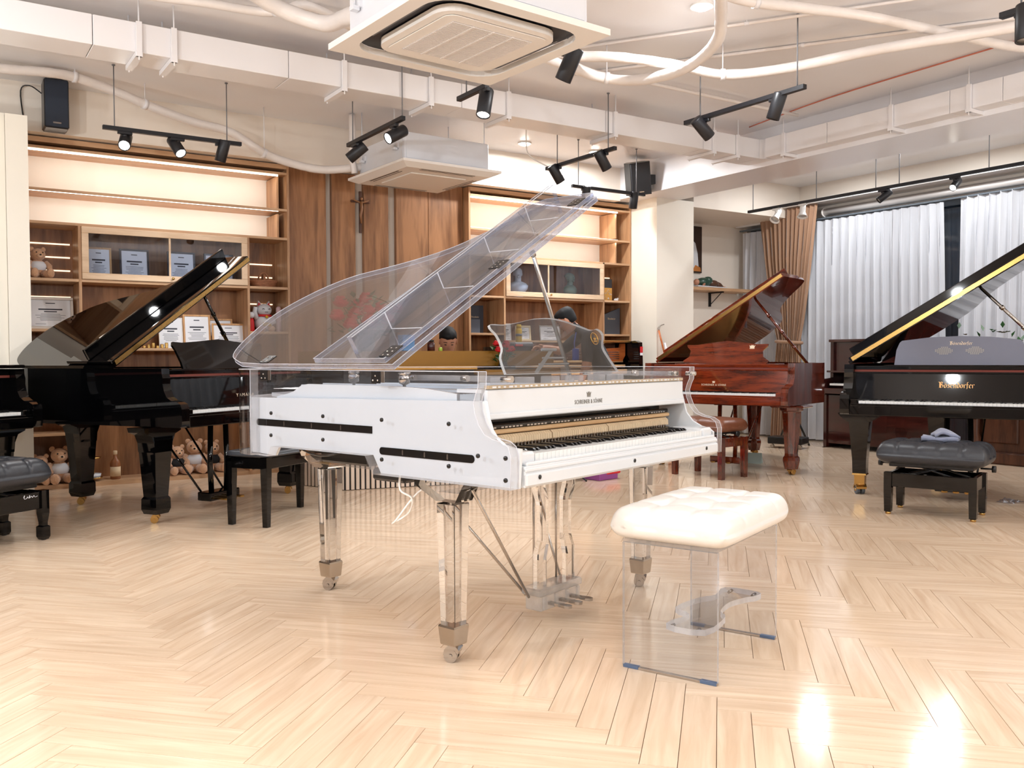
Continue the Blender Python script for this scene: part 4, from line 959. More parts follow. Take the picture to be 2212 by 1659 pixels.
pipe('thick wrapped pipe dropping along the left wall to the small unit', [(-1.6, -.75, 3.06), (-.97, -.7, 3.09), (-.71, -.7, 3.11), (-.5, -.65, 3.12), (-.2, -.6, 3.07), (.05, -.55, 3.01), (.40, -.45, 2.96), (.71, -.4, 2.93), (.99, -.4, 2.79), (1.27, -.4, 2.725), (1.52, -.45, 2.70), (1.80, -.6, 2.73)], .035, straps=(.28, .45, .74), wob=.03)
pipe('wrinkled white pipe crossing the top of the photo to the large unit', [(-.6, -3.9, 3.08), (-.15, -3.3, 3.06), (.0, -3.12, 3.05), (.24, -3.04, 3.0), (.45, -3.15, 2.93), (.45, -3.5, 2.86), (.42, -3.85, 2.76)], .045, straps=(.2,), wob=.05)
pipe('upper wrapped hose right of the large unit curving away to the right', [(1.16, -3.95, 2.76), (1.6, -3.55, 2.92), (2.03, -3.38, 2.97), (2.28, -3.5, 2.97), (2.67, -3.59, 2.97), (3.10, -3.64, 2.96), (3.36, -3.97, 2.96), (3.55, -4.53, 2.96), (3.84, -5.18, 2.95), (4.3, -6.3, 2.95)], .034, straps=(.56,), wob=.05)
pipe('lower wrapped hose looping back over the ceiling beside the large unit', [(1.16, -4.1, 2.72), (1.7, -3.5, 2.88), (2.10, -3.27, 2.94), (2.40, -3.2, 2.94), (2.57, -3.39, 2.90), (2.62, -3.78, 2.885), (2.53, -4.13, 2.93), (2.36, -4.33, 3.0), (1.9, -4.75, 3.06), (1.3, -5.3, 3.17)], .036, straps=(.36,), wob=.05)
pipe('wrapped pipe crossing the ceiling at upper right', [(1.2, -4.62, 3.12), (1.9, -4.5, 3.06), (2.38, -4.42, 3.06), (2.8, -4.53, 3.06), (3.21, -4.67, 3.05), (3.8, -4.78, 3.04), (4.41, -4.87, 3.04), (5.12, -4.95, 3.1)], .03, straps=(.35,), wob=.04)
for i, (lab, pts, r) in enumerate([
    ('thin white conduit running above the main duct', [(-4.4, -2.75, 3.13), (-1, -2.78, 3.13), (2.5, -2.80, 3.13), (4.9, -2.8, 3.13)], .014),
    ('second white conduit behind the main duct', [(-4.4, -1.78, 3.14), (0, -1.8, 3.14), (4.9, -1.8, 3.14)], .02),
    ('white pipe with a bend above the duct at upper left', [(-1.2, -2.5, 3.11), (-.4, -2.55, 3.11), (-.1, -2.60, 3.115), (.25, -2.66, 3.11), (.35, -2.80, 3.10), (.40, -2.95, 3.09), (.60, -2.9, 3.08), (.85, -2.75, 3.08), (1.05, -2.9, 3.06), (1.1, -3.2, 3.05)], .026),
    ('slim conduit laid diagonally across the right ceiling', [(2.0, -2.6, 3.16), (4.0, -5.6, 3.16), (5.0, -7.2, 3.16)], .010),
    ('slim conduit beside the diagonal one on the right ceiling', [(2.6, -2.5, 3.165), (4.6, -5.4, 3.165), (5.0, -6.0, 3.165)], .012),
    ('wide flat conduit at the upper left corner', [(-2.2, -3.4, 3.13), (-.9, -3.1, 3.13), (.1, -2.92, 3.13)], .02),
    ('wrapped drain pipe hanging beside the small unit', [(1.72, -.62, 2.66), (1.70, -.62, 2.8), (1.70, -.62, 3.0), (1.70, -.62, 3.17)], .028)]):
    pipe(lab, pts, r, 4, 8, straps=(.3, .7) if r < .025 else (.4,))
pipe('thin red cable stapled along the right ceiling', [(4.96, -2.2, 3.165), (4.8, -3.2, 3.17), (4.75, -4.4, 3.17), (4.72, -6, 3.17)], .006, 4, 6, 'redwire', (), 'cable', 'cable')
pipe('loose white cable dangling before the right bookcase', [(3.15, -1.2, 3.16), (3.15, -1.19, 3.02), (3.17, -1.21, 2.88), (3.2, -1.45, 2.74)], .006, 5, 6, 'acw', (), 'cable', 'cable')
# downlights
for i, (s, t_) in enumerate(DOWN_SEEN):
    t = thing('downlight', ('left lit round downlight over the wood panels', 'right lit round downlight beside the hanging track', 'lit round downlight at the top edge of the photo')[i], 'downlight', (s, t_, CEIL), 0, 'round ceiling downlights')
    b = MB(); ring(b, [(.07*cos(2*pi*k/20), .07*sin(2*pi*k/20)) for k in range(20)], [(.055*cos(2*pi*k/20), .055*sin(2*pi*k/20)) for k in range(20)], -.012, .0); b.build('trim_ring', X['lampwhite'], t)
    b = MB(); b.ell((0, 0, -.012), (.054, .054, .018), 16, 8); b.build('lens', X['bulb'], t)
# track lights
def head(t, mount, d, lit, m=None, r=.043, L=.165, bell=False, power=45, drop=.075):
    """adapter on the rail, stem and cylinder head pointing along d"""
    m = m or X['lampblack']; d = V(d).normalized(); mx, my, mz = mount
    piv = V((mx, my, mz-drop))
    b = MB(); T = look(piv - d*.02, d)
    if bell: b.lathe([(.02, -L*.55), (.03, -L*.5), (.032, -.01), (.03, .02), (.045, L*.4), (.058, L*.52), (.052, L*.52), (.04, L*.36)], 18, T=T)
    else: b.lathe([(.002, -L*.5), (r*.96, -L*.5), (r, -L*.47), (r, L*.49), (r*.96, L*.5), (r*.86, L*.5), (r*.84, L*.44), (.002, L*.44)], 20, T=T)
    h = b.build('lamp_head', m, t)
    b = MB(); b.lathe([(.001, L*.45), (r*.84, L*.45), (r*.84, L*.455), (.001, L*.458)] if not bell else [(.001, L*.40), (.046, L*.40), (.046, L*.41), (.001, L*.415)], 18, T=T); b.build('lens', X['lit'] if lit else X['lens'], h)
    b = MB(); b.cb((mx-.05, my-.014, mz-.02), (mx+.05, my+.014, mz+.002), .003) if t.get('axis') == 's' else b.cb((mx-.014, my-.05, mz-.02), (mx+.014, my+.05, mz+.002), .003)
    b.lathe([(.018, -.02), (.018, -.035), (.007, -.04), (.006, -drop+.01)], 10, (mx, my, mz)); b.build('stem', m, h)
    if power: add_spot(piv + d*(L*.5+.02), d, power, 80, .04)
def track(label, p0, p1, rods, m=None):
    t = thing('track_light', label, 'track light', group='ceiling track lights'); t['axis'] = 's' if abs(p1[0]-p0[0]) > abs(p1[1]-p0[1]) else 't'
    ax = t['axis'] == 's'; b = MB(); w = .017
    a = (min(p0[0], p1[0])-(0 if ax else w), min(p0[1], p1[1])-(w if ax else 0), 2.705); c = (max(p0[0], p1[0])+(0 if ax else w), max(p0[1], p1[1])+(w if ax else 0), 2.735)
    b.cb(a, c, .002); b.build('rail', m or X['lampblack'], t)
    for r in rods:
        b = MB(); x, y = (r, p0[1]) if ax else (p0[0], r); b.tube([(x, y, 2.73), (x, y, CEIL+.002)], .0045, 6); b.lathe([(.012, 0), (.012, .008)], 8, (x, y, CEIL-.008)); b.build('suspension_rod', X['greyp'], t)
    return t
ta = track('black track light with two glowing heads over the left bookcase', (-.36, -.915), (.64, -.915), (-.28, .53))
head(ta, (-.21, -.915, 2.705), (-.25, -.8, -.62), True); head(ta, (.16, -.915, 2.705), (.25, -.65, -.75), True); head(ta, (.49, -.915, 2.705), (-.2, .28, -1), False)
tb_ = track('black two-head track left of the small air conditioner', (1.36, -1.33), (1.36, -2.30), (-1.42, -2.284))
head(tb_, (1.36, -1.46, 2.705), (-.62, .5, -.62), False); head(tb_, (1.36, -2.15, 2.705), (-.95, -.12, -.55), True)
tc_ = track('black two-head track right of the large air conditioner', (3.13, -3.25), (3.13, -4.30), (-3.40, -4.24))
head(tc_, (3.13, -3.44, 2.705), (.8, -.12, -.72), False); head(tc_, (3.13, -4.07, 2.705), (-.12, .3, -.95), False)
td = track('black two-head track before the right speaker', (3.2, -1.44), (3.2, -2.39), (-1.6, -2.3))
head(td, (3.2, -1.60, 2.705), (.55, -.06, -.8), False); head(td, (3.2, -2.24, 2.705), (.55, -.04, -.8), False)
te = track('black track light above the right bookcase', (3.87, -.925), (4.81, -.925), (3.95, 4.7))
head(te, (4.66, -.925, 2.705), (-.08, .1, -1), False); head(te, (4.04, -.925, 2.705), (.1, .3, -1), False)
tf = track('long black track with white and black heads before the curtains', (6.58, -.73), (6.58, -7.4), (-.8, -1.68, -2.4, -2.66, -3.55))
for y, d, l in ((-2.48, (-.62, .5, -.62), False), (-3.23, (-.85, -.1, -.6), True)): head(tf, (6.58, y, 2.705), d, l, None, .034, .15)
for y, d in ((-1.14, (-.6, -.1, -.75)), (-1.50, (-.25, -.15, -.9))): head(tf, (6.58, y, 2.705), d, False, X['lampwhite'], .034, .15, True, drop=.09)
tg = track('black track light at the top right corner of the photo', (3.0, -5.58), (3.0, -6.9), (-5.68, -6.7))
head(tg, (3.0, -5.70, 2.705), (-.1, -.05, -1), False, None, .045, .18)
th_ = track('short black track with one lit head behind the large air conditioner', (1.46, -3.25), (1.46, -2.9), (-3.0,))
head(th_, (1.46, -3.22, 2.705), (-.28, -.2, -.93), True, None, .045, .18, drop=.1)
sp = thing('pendant_spotlight', 'single black spotlight hanging right of the large air conditioner', 'spotlight'); sp['axis'] = 't'
head(sp, (1.46, -4.08, 2.70), (-.2, .42, -.9), False, None, .045, .18, drop=.095)
b = MB(); b.tube([(1.46, -4.08, 2.69), (1.46, -4.08, CEIL+.002)], .004, 6); b.build('suspension_rod', X['greyp'], sp)
# loudspeakers
sl = thing('loudspeaker', 'slim dark loudspeaker on the wall over the left bookcase', 'speaker', (-.59, -.27, 2.985))
MB().cb((-.085, -.09, -.185), (.085, .10, .185), .012).build('cabinet', X['blackm'], sl); MB().cb((-.08, -.1, -.18), (.08, -.088, .18), .006).build('grille', X['navy'], sl)
b = MB(); b.box((-.028, -.104, -.155), (.028, -.099, -.143)); b.build('badge', X['chrome'], sl); MB().tube(spline([(-.08, .08, .1), (-.16, .12, .16), (-.22, .15, .12), (-.2, .15, -.12)], 5), .005, 6).build('cable', X['ebony'], sl)
MB().box((-.03, .1, -.04), (.03, .172, .04)).build('bracket', X['blackm'], sl)
sr_ = thing('loudspeaker', 'tilted black loudspeaker under the beam beside the right bookcase', 'speaker', (4.99, -.62, 2.96), R(-25))
T = M.Rotation(R(14), 4, 'X') @ M.Rotation(R(-8), 4, 'Y')
MB().prism([(-.11, -.10), (.11, -.10), (.14, .02), (.09, .11), (-.09, .11), (-.14, .02)], -.17, .17, 'z', T=T).build('cabinet', X['blackm'], sr_)
MB().cb((-.105, -.112, -.165), (.105, -.1, .165), .006, T=T).build('grille', X['lampblack'], sr_)
MB().box((-.025, -.116, -.14), (.025, -.111, -.13), T=T).build('badge', X['chrome'], sr_)
b = MB(); b.box((.10, .02, -.05), (.20, .08, .05)); b.tube([(.18, .05, 0), (.24, .08, .0)], .02, 8); b.build('bracket', X['blackm'], sr_)
# ------------------------------------------------------------------ curtains, alcove, uprights
def curtain(label, name, t0, t1, z0, z1, sx, waves, amp, m, prof=None, head_=True, n=None, group=None):
    """pleated cloth; prof(v) gives the t limits at height fraction v (0 bottom, 1 top)"""
    n = n or waves*10; k = 14; vs = []; fs = []
    zs = [z0+(z1-z0)*j/k for j in range(k-2)] + [z1-.16, z1-.10, z1]
    for z in zs:
        v = (z-z0)/(z1-z0); a, b = prof(v) if prof else (t0, t1)
        for i in range(n+1):
            u = i/n; ph = 2*pi*waves*u; am = amp*(.55+.45*min(1, (z1-z)/.5)) * ((b-a)/(t1-t0) if prof else 1)**.3
            s_ = math.sin(ph)+.28*math.sin(2*ph+.8)+.2*math.sin(.37*ph+1.3)
            vs.append((sx+am*s_, a+(b-a)*(u+.22/waves/2*math.sin(2*ph)), z))
    for j in range(len(zs)-1):
        for i in range(n): q = j*(n+1)+i; fs.append((q, q+1, q+n+2, q+n+1))
    t = thing(name, label, 'curtain', (0, 0, 0), 0, group)
    MB().add(vs, fs, 0, True).build('cloth', m, t, recalc=False)
    return t
G1 = None
curtain('narrow white sheer curtain left of the brown drape', 'sheer_curtain', .40, -.35, .02, 2.68, 7.72, 8, .03, X['sheer'])
curtain('wide white sheer curtain between the brown drape and the dark window gap', 'sheer_curtain', -.30, -2.47, .02, 2.69, 7.70, 19, .035, X['sheer'], lambda v: (-.30, -2.44-.06*(1-v)))
curtain('white sheer curtain at the right edge past the dark gap', 'sheer_curtain', -2.63, -4.6, .02, 2.71, 7.70, 17, .035, X['sheer'], lambda v: (-2.63+.03*(1-v), -4.6))
curtain('white sheer curtain beyond the right edge of the photo', 'sheer_curtain', -4.7, -6.2, .02, 2.71, 7.70, 13, .035, X['sheer'])
def dr(v):
    z = .02+2.86*v
    if z > 1.22: f = ((z-1.22)/1.66)**.75; return (-.33+.33*f, -.66-.25*f)
    f = min(1, (1.22-z)/1.2)**.6; return (-.33+.12*f, -.66-.03*f)
bd = curtain('brown tied-back drape behind the mahogany piano', 'drape_curtain', 0, -.91, .02, 2.88, 7.58, 13, .035, X['drape'], dr)
tb2 = MB(); tb2.tube([(7.58+.075*cos(a), -.495+.19*sin(a), 1.22+.012*sin(a)) for a in [2*pi*k/24 for k in range(24)]], .022, 6, closed=True); tb2.build('tie_back', X['drape'], bd)
cr_ = thing('curtain_rail', 'white roller tube and curtain rail along the window wall', 'curtain rail')
MB().tube([(7.74, -.90, 2.79), (7.74, -6.2, 2.79)], .045, 12).build('roller_tube', X['alu'], cr_)
MB().tube([(7.74, -.885, 2.79), (7.74, -.90, 2.79)], .058, 14).build('end_cap', X['acw'], cr_)
b = MB(); b.cb((7.68, -6.2, 2.70), (7.75, .42, 2.72), .004); b.build('sheer_track', X['frame'], cr_)
b = MB(); b.cb((7.62, -.0, 2.75), (7.845, .43, 2.80), .006); b.cb((7.52, -6.2, 2.885), (7.85, .43, 2.90), .003); b.build('pelmet', X['alu'], cr_)
# alcove shelf, bracket, figurine, painting
sh = thing('wall_shelf', 'oak wall shelf on a black bracket in the alcove', 'shelf')
MB().cb((6.01, .22, 1.885), (7.70, .498, 1.925), .002).build('board', X['oakh'], sh)
for s in (6.45, 7.2):
    b = MB(); b.box((s-.014, .475, 1.70), (s+.014, .498, 1.884)); b.box((s-.014, .25, 1.868), (s+.014, .498, 1.884)); b.tube([(s, .48, 1.72), (s, .28, 1.87)], .006, 6); b.build('bracket', X['blackm'], sh)
fg = thing('figurine', 'reclining figurine in green and brown lying on the alcove shelf', 'figurine', (7.03, .36, 1.925), R(8))
MB().cb((-.32, -.10, 0), (.30, .10, .02), .01).build('base', X['stone'], fg)
b = MB(); b.ell((-.08, 0, .075), (.13, .075, .06), 12, 8); b.ell((-.02, -.02, .10), (.07, .06, .05), 10, 6); b.build('green_robe', mat('green_glaze', (54, 84, 70), .3, var=.2), fg)
b = MB(); b.ell((.10, 0, .065), (.11, .07, .05), 12, 8); b.tube([(.14, -.02, .06), (.22, -.03, .045), (.29, -.02, .03)], [.04, .035, .02], 8); b.build('brown_robe', mat('brown_glaze', (92, 62, 46), .3, var=.2), fg)
MB().ell((-.23, -.0, .07), .04, 10, 8).build('head', X['skin'], fg); MB().tube([(-.19, 0, .06), (-.12, -.05, .05), (-.2, -.09, .03)], .016, 6).build('arm', X['skin'], fg); MB().tube([(.28, -.03, .03), (.33, -.03, .025)], .014, 6).build('foot', X['skin'], fg)
pt = thing('painting', 'dark framed canvas half hidden by the white pier', 'painting', (6.62, .482, 2.43))
MB().cb((-.42, -.012, -.30), (.42, .014, .30), .003).build('canvas', X['paint'], pt)
b = MB(); b.prism([(.12, -.25), (.36, -.24), (.34, -.05), (.30, .08), (.22, .14), (.14, .02)], -.0135, -.0122, 'y'); b.build('pale_shape', mat('pale_brushwork', (214, 216, 220), .6, var=.2), pt)
b = MB(); b.prism([(.24, -.28), (.40, -.28), (.39, -.23), (.30, -.20)], -.0145, -.0137, 'y'); b.build('orange_shape', mat('orange_brushwork', (196, 122, 56), .6, var=.3), pt)
# upright piano by the window
up = thing('upright_piano', 'dark rosewood upright piano standing before the sheer curtains', 'piano', (7.125, -1.33, 0), R(-90))
Wu = 1.5; D = X['darkred']
for x in (0, Wu-.04): MB().prism([(0, .0), (.50, 0), (.50, 1.215), (.17, 1.215), (.17, .80), (-.02, .78), (-.02, .64), (.05, .60), (.05, 0)], x, x+.04, 'x').build('side_panel', D, up)
MB().cb((-.015, .15, 1.205), (Wu+.015, .52, 1.235), .005).build('top_lid', D, up)
MB().cb((.04, .20, .86), (Wu-.04, .22, 1.205), .003).build('upper_panel', D, up)
MB().box((.04, .07, .05), (Wu-.04, .09, .60)).build('lower_panel', D, up)
MB().cb((.04, -.02, .62), (Wu-.04, .18, .68), .004).build('keybed', D, up)
MB().prism([(.05, .86), (.20, .84), (.20, .87), (.05, .88)], .04, Wu-.04, 'x').build('fallboard', D, up)
MB().box((.04, .36, .05), (Wu-.04, .50, 1.2)).build('back_frame', X['blackm'], up)
keyboard(up, .12, Wu-.12, .0, .14, .735); MB().box((.06, .095, .86), (.2, .1, .865)).build('hinge_strip', X['gold'], up)
# upright under repair in front of the right bookcase, action showing
ur = thing('upright_piano', 'opened upright piano with bare strings and action before the right bookcase', 'piano', (3.34, -.62, 0))
BK = X['black']; Wr = 1.71
MB().prism([(-.02, 0), (.50, 0), (.50, 1.19), (.06, 1.22), (.0, 1.20), (-.02, .8)], Wr-.055, Wr, 'x').build('side_panel', BK, ur)
MB().prism([(-.02, 0), (.50, 0), (.50, 1.15), (.06, 1.15), (.0, 1.1), (-.02, .8)], 0, .055, 'x').build('side_panel', BK, ur)
MB().box((.055, .40, .05), (Wr-.055, .46, 1.15)).build('back_frame', X['blackm'], ur)
MB().box((.055, .34, .45), (Wr-.10, .40, 1.19)).build('cast_plate', X['brownpl'], ur)
pn = MB()
for r in range(5):
    for i in range(74): pn.tube([(.10+i*.0195+(r % 2)*.008, .34, 1.03+r*.026), (.10+i*.0195+(r % 2)*.008, .318, 1.032+r*.026)], .0038, 5)
pn.build('tuning_pins', X['steel'], ur)['kind'] = 'stuff'
ss = MB()
for i in range(80): x = .10+i*.0185; ss.tube([(x, .325, 1.02), (x-.18+.0022*i, .325, .5)], .0016, 3, cap=False)
ss.build('strings', X['gold'], ur)['kind'] = 'stuff'
for y, z, h, m in ((.24, .985, .022, 'maple'), (.20, .93, .03, 'maple'), (.17, .86, .05, 'maple')): MB().cb((.07, y-.03, z), (Wr-.09, y, z+h), .005).build('action_rail', X[m], ur)
MB().cb((.07, .02, .74), (Wr-.07, .2, .8), .004).build('key_rail', X['maple'], ur)
b = MB(); b.prism([(1.28, 1.0), (1.60, 1.0), (1.64, 1.06), (1.64, 1.19), (1.58, 1.19), (1.57, 1.145), (1.28, 1.13)], .20, .23, 'y'); b.build('bracket_panel', X['orangew'], ur)
b = MB()
for r in range(4): b.box((1.30, .195, 1.02+r*.024), (1.55, .1995, 1.028+r*.024))
b.build('damper_rows', X['steel'], ur)['kind'] = 'stuff'
MB().cb((.06, -.02, .40), (Wr-.06, .0, .72), .004).build('lower_panel', BK, ur)
MB().cb((1.28, .12, 1.198), (1.645, .40, 1.222), .003).build('open_lid_edge', X['gold'], ur)
b = MB(); b.box((Wr-.048, -.0215, 1.09), (Wr-.010, -.0195, 1.155)); b.build('red_label', X['red'], ur); b = MB(); b.box((Wr-.048, -.0215, 1.06), (Wr-.010, -.0195, 1.088)); b.build('white_label', X['paper'], ur)
MB().box((.055, .02, 1.10), (.42, .34, 1.15)).build('top_board', X['blackm'], ur)
tag(MB().cb((3.43, -.57, 1.15), (3.66, -.40, 1.195), .014).build('tool_case', X['greyp']), 'grey tool case with red latch lying on the opened upright', 'tool case')
b = MB(); b.cb((3.43, -.582, 1.152), (3.52, -.569, 1.172), .004); b.build('latch', X['red'], bpy.data.objects['tool_case'])
sc2 = thing('spray_can', 'yellow spray can standing on the grey tool case', 'spray can', (3.53, -.49, 1.195))
MB().lathe([(.030, 0), (.032, .004), (.032, .125), (.024, .14)], 16).build('body', X['yellow'], sc2); MB().lathe([(.024, .14), (.026, .142), (.026, .175), (.022, .178)], 16).build('cap', X['yellow'], sc2); MB().lathe([(.0325, .06), (.0325, .085)], 16).build('band', X['greyp'], sc2)
# cello stand, bow, tent card, box, sideboard
cs = thing('instrument_stand', 'dark folding instrument stand beside the rosewood upright', 'stand', (7.05, -.98, 0))
b = MB(); b.tube([(0, 0, .02), (.02, 0, .5), (.05, .02, .9)], .014, 8); b.tube([(.0, .2, .0), (.02, .02, .42)], .012, 8); b.tube([(-.16, -.12, .0), (.02, .0, .42)], .012, 8); b.tube([(.12, -.16, .0), (.02, .0, .42)], .012, 8); b.build('frame', X['blackm'], cs)
b = MB(); b.tube([(-.05, -.1, .62), (.0, .0, .56), (-.02, .12, .62)], .016, 8); b.build('cradle', X['rubber'], cs)
bx_ = thing('floor_box', 'low dark case on wheels between the mahogany and concert pianos', 'case', (6.75, -1.18, 0), R(-70))
MB().cb((-.2, -.12, .05), (.2, .12, .13), .01).build('body', X['blackm'], bx_)
for x in (-.16, .16): MB().tube([(x, -.08, .022), (x, -.05, .022)], .022, 10).build('wheel', X['chrome'], bx_)
tc2 = thing('tent_card', 'small pale green tent card on the floor under the mahogany piano', 'card', (5.33, -1.95, 0), R(-60))
b = MB(); b.prism([(-.05, 0), (.05, 0), (.004, .1), (-.004, .1)], -.07, .07, 'x'); b.build('card', mat('pale_green_card', (176, 196, 190), .6), tc2); b = MB(); b.box((-.03, -.037, .03), (.03, -.034, .07), T=None); b.build('print', X['paper'], tc2, (0, -.002, 0), rot=(R(-25), 0, 0))
pb_ = thing('gift_box', 'purple and red box on the floor under the acrylic piano', 'box', (3.37, -1.98, 0), R(10))
MB().cb((-.12, -.1, 0), (.12, .1, .07), .006).build('body', X['purple'], pb_); MB().cb((-.03, -.105, .045), (.15, .105, .10), .006).build('lid', X['red'], pb_)
bw_ = thing('bow', 'string instrument bow leaning on the white pier', 'bow', (5.50, -.475, 0))
b = MB(); b.tube([(.02, -.08, .80), (-.03, .0, 1.20), (-.05, .03, 1.34)], .011, 8); b.build('stick', X['orangew'], bw_); b = MB(); b.tube(spline([(-.05, .03, 1.34), (-.03, .03, 1.39), (.02, .02, 1.41)], 4), .006, 6); b.build('tip', X['steel'], bw_); b = MB(); b.tube([(.06, -.08, .80), (.02, .01, 1.2)], .012, 6); b.build('white_sleeve', X['paper'], bw_)
MB().box((.0, -.09, .0), (.05, -.07, .80)).build('rest', X['orangew'], bw_)
sd = thing('carved_sideboard', 'carved walnut cabinet piano behind the tufted bench', 'sideboard', (7.12, -3.1, 0), R(-90))
MB().cb((0, .0, .0), (1.4, .5, .12), .015).build('plinth', X['walnut'], sd); MB().box((.03, .05, .12), (1.37, .5, .86)).build('body', X['walnut'], sd); MB().cb((-.02, -.06, .86), (1.42, .52, .92), .01).build('top', X['walnut'], sd)
for x in (.1, .5, .9): b = MB(); b.cb((x, .03, .2), (x+.34, .055, .78), .012); b.build('panel', X['walnut'], sd)
for x in (.05, 1.33): b = MB(); b.lathe([(.05, .12), (.06, .15), (.045, .18), (.055, .22), (.035, .3), (.045, .5), (.03, .62), (.05, .68), (.04, .72), (.055, .84)], 12, (x, -.0, 0)); b.build('column', X['walnut'], sd)

fs_ = thing('floor_stand', 'low black stand base on the floor left of the purple box', 'stand', (3.18, -1.90, 0))
b = MB()
for k in range(3): a = 2*pi*k/3+.4; b.tube([(0, 0, .06), (.16*cos(a), .16*sin(a), .006)], .008, 6)
b.tube([(0, 0, .05), (0, 0, .16)], .012, 8); b.build('tripod', X['blackm'], fs_); MB().cb((-.09, -.05, .10), (.09, .05, .135), .006).build('plate', X['blackm'], fs_)
pw = thing('plastic_wrap', 'crumpled clear plastic wrap on the floor behind the tufted bench', 'plastic wrap', (4.98, -4.62, 0))
rp = random.Random(4); vs = []; fsx = []
for j in range(7):
    for i in range(9): vs.append(((i-4)*.022+rp.uniform(-.008, .008), (j-3)*.02+rp.uniform(-.008, .008), .004+rp.uniform(0, .03)*(1-abs(i-4)/5)))
for j in range(6):
    for i in range(8): q = j*9+i; fsx.append((q, q+1, q+10, q+9))
MB().add(vs, fsx).build('film', clear('clear_film', (240, 243, 248), 3.0, .05, .12), pw, recalc=False)
# ------------------------------------------------------------------ benches
def bench(label, c, rz, lw, ld, sw, sd, za, zb, zc, zt, lm, cm, style, nx, ny, mech=True, foot=None):
    t = thing('piano_bench', label, 'bench', (c[0], c[1], 0), R(rz))
    ap_ = MB(); hx, hy = lw/2, ld/2
    for y in (-hy, hy): ap_.cb((-hx, y-.012, za), (hx, y+.012, zb), .003)
    for x in (-hx, hx): ap_.cb((x-.012, -hy, za), (x+.012, hy, zb), .003)
    ap_.build('apron', lm, t)
    for sx in (-1, 1):
        for sy in (-1, 1):
            b = MB(); x, y = sx*hx, sy*hy
            if style == 'turned': 
                vs = []; fs = []; secs = [(zb+.005, .024), (za-.03, .024), (.10, .017), (.085, .017), (.078, .026), (.02, .026), (0.004, .019)]
                for z, h in secs: vs += [(x-h, y-h, z), (x+h, y-h, z), (x+h, y+h, z), (x-h, y+h, z)]
                for i in range(len(secs)-1):
                    for j in range(4): fs.append((4*i+j, 4*i+(j+1) % 4, 4*i+4+(j+1) % 4, 4*i+4+j))
                fs += [(0, 1, 2, 3), tuple(len(vs)-4+j for j in range(4))]; b.add(vs, fs)
            else:
                h0, h1 = (.024, .017) if style == 'taper' else (.024, .021)
                vs = []; z0 = .018 if foot else .001
                for z, h in ((zb+.004, h0), (za-.03, h0), (z0, h1)): vs += [(x-h, y-h, z), (x+h, y-h, z), (x+h, y+h, z), (x-h, y+h, z)]
                fs = [(4*i+j, 4*i+(j+1) % 4, 4*i+4+(j+1) % 4, 4*i+4+j) for i in range(2) for j in range(4)]+[(0, 1, 2, 3), (8, 9, 10, 11)]; b.add(vs, fs)
            l = b.build('leg', lm, t)
            if foot: MB().lathe([(.016, 0), (.018, .002), (.018, .018)], 12, (x, y, 0)).build('brass_foot', foot, l)
            elif style == 'turned': MB().lathe([(.014, 0), (.015, .006)], 10, (x, y, 0)).build('foot_pad', X['rubber'], l)
    if mech:
        m = MB()
        for s in (-1, 1):
            m.tube([(-hx*.75, s*hy*.7, zb-.03), (hx*.6, s*hy*.7, zc+.01)], .007, 6); m.tube([(hx*.75, s*hy*.7, zb-.03), (-hx*.6, s*hy*.7, zc+.01)], .007, 6)
        m.cb((-sw*.38, -sd*.36, zc-.018), (sw*.38, sd*.36, zc+.012), .004); m.build('lift_mechanism', X['blackm'], t)
        k = MB()
        for s in (-1, 1): k.tube([(s*sw*.40, 0, zc-.012), (s*(sw*.5+.02), 0, zc-.012)], .006, 6); k.tube([(s*(sw*.5+.0), 0, zc-.012), (s*(sw*.5+.022), 0, zc-.012)], .022, 12)
        k.build('height_knob', X['blackm'], t)
    cushion('cushion', t, sw, sd, zc, zt-zc, cm, nx, ny, .02, .011)
    return t
b1 = bench('black tufted leather bench with footed legs at the left edge', (-1.215, -2.176), 33.2, .50, .33, .60, .42, .185, .285, .325, .475, X['black'], X['blackleather'], 'turned', 4, 3)
sg = MB(); sg.tube(spline([(.115, -.1795, .262), (.122, -.1795, .275), (.120, -.1795, .256), (.135, -.1795, .257), (.140, -.1795, .266), (.147, -.1795, .257), (.156, -.1795, .272), (.152, -.1795, .256), (.166, -.1795, .266), (.172, -.1795, .257), (.182, -.1795, .268), (.188, -.1795, .258), (.205, -.1795, .262)], 4), .0013, 4); sg.build('signature', X['paper'], b1)
b2 = bench('plain black bench with slim tapered legs behind the acrylic piano', (.498, -2.24), 33.2, .70, .27, .76, .34, .36, .43, .432, .468, X['black'], X['blackleather'], 'taper', 1, 1, False)
b3 = bench('brown leather bench with mahogany legs at the red grand piano', (4.29, -2.36), -84.5, .51, .31, .58, .38, .275, .35, .40, .51, X['mahogv'], X['brownleather'], 'square', 2, 1)
b4 = bench('black tufted bench with brass feet before the concert grand', (4.09, -4.595), -70.5, .51, .305, .67, .41, .185, .275, .335, .485, X['black'], X['blackleather'], 'square', 5, 3, True, X['gold'])
tw = thing('towel', 'folded blue grey towel on the tufted black bench', 'towel', (4.14, -4.60, .478), R(-65))
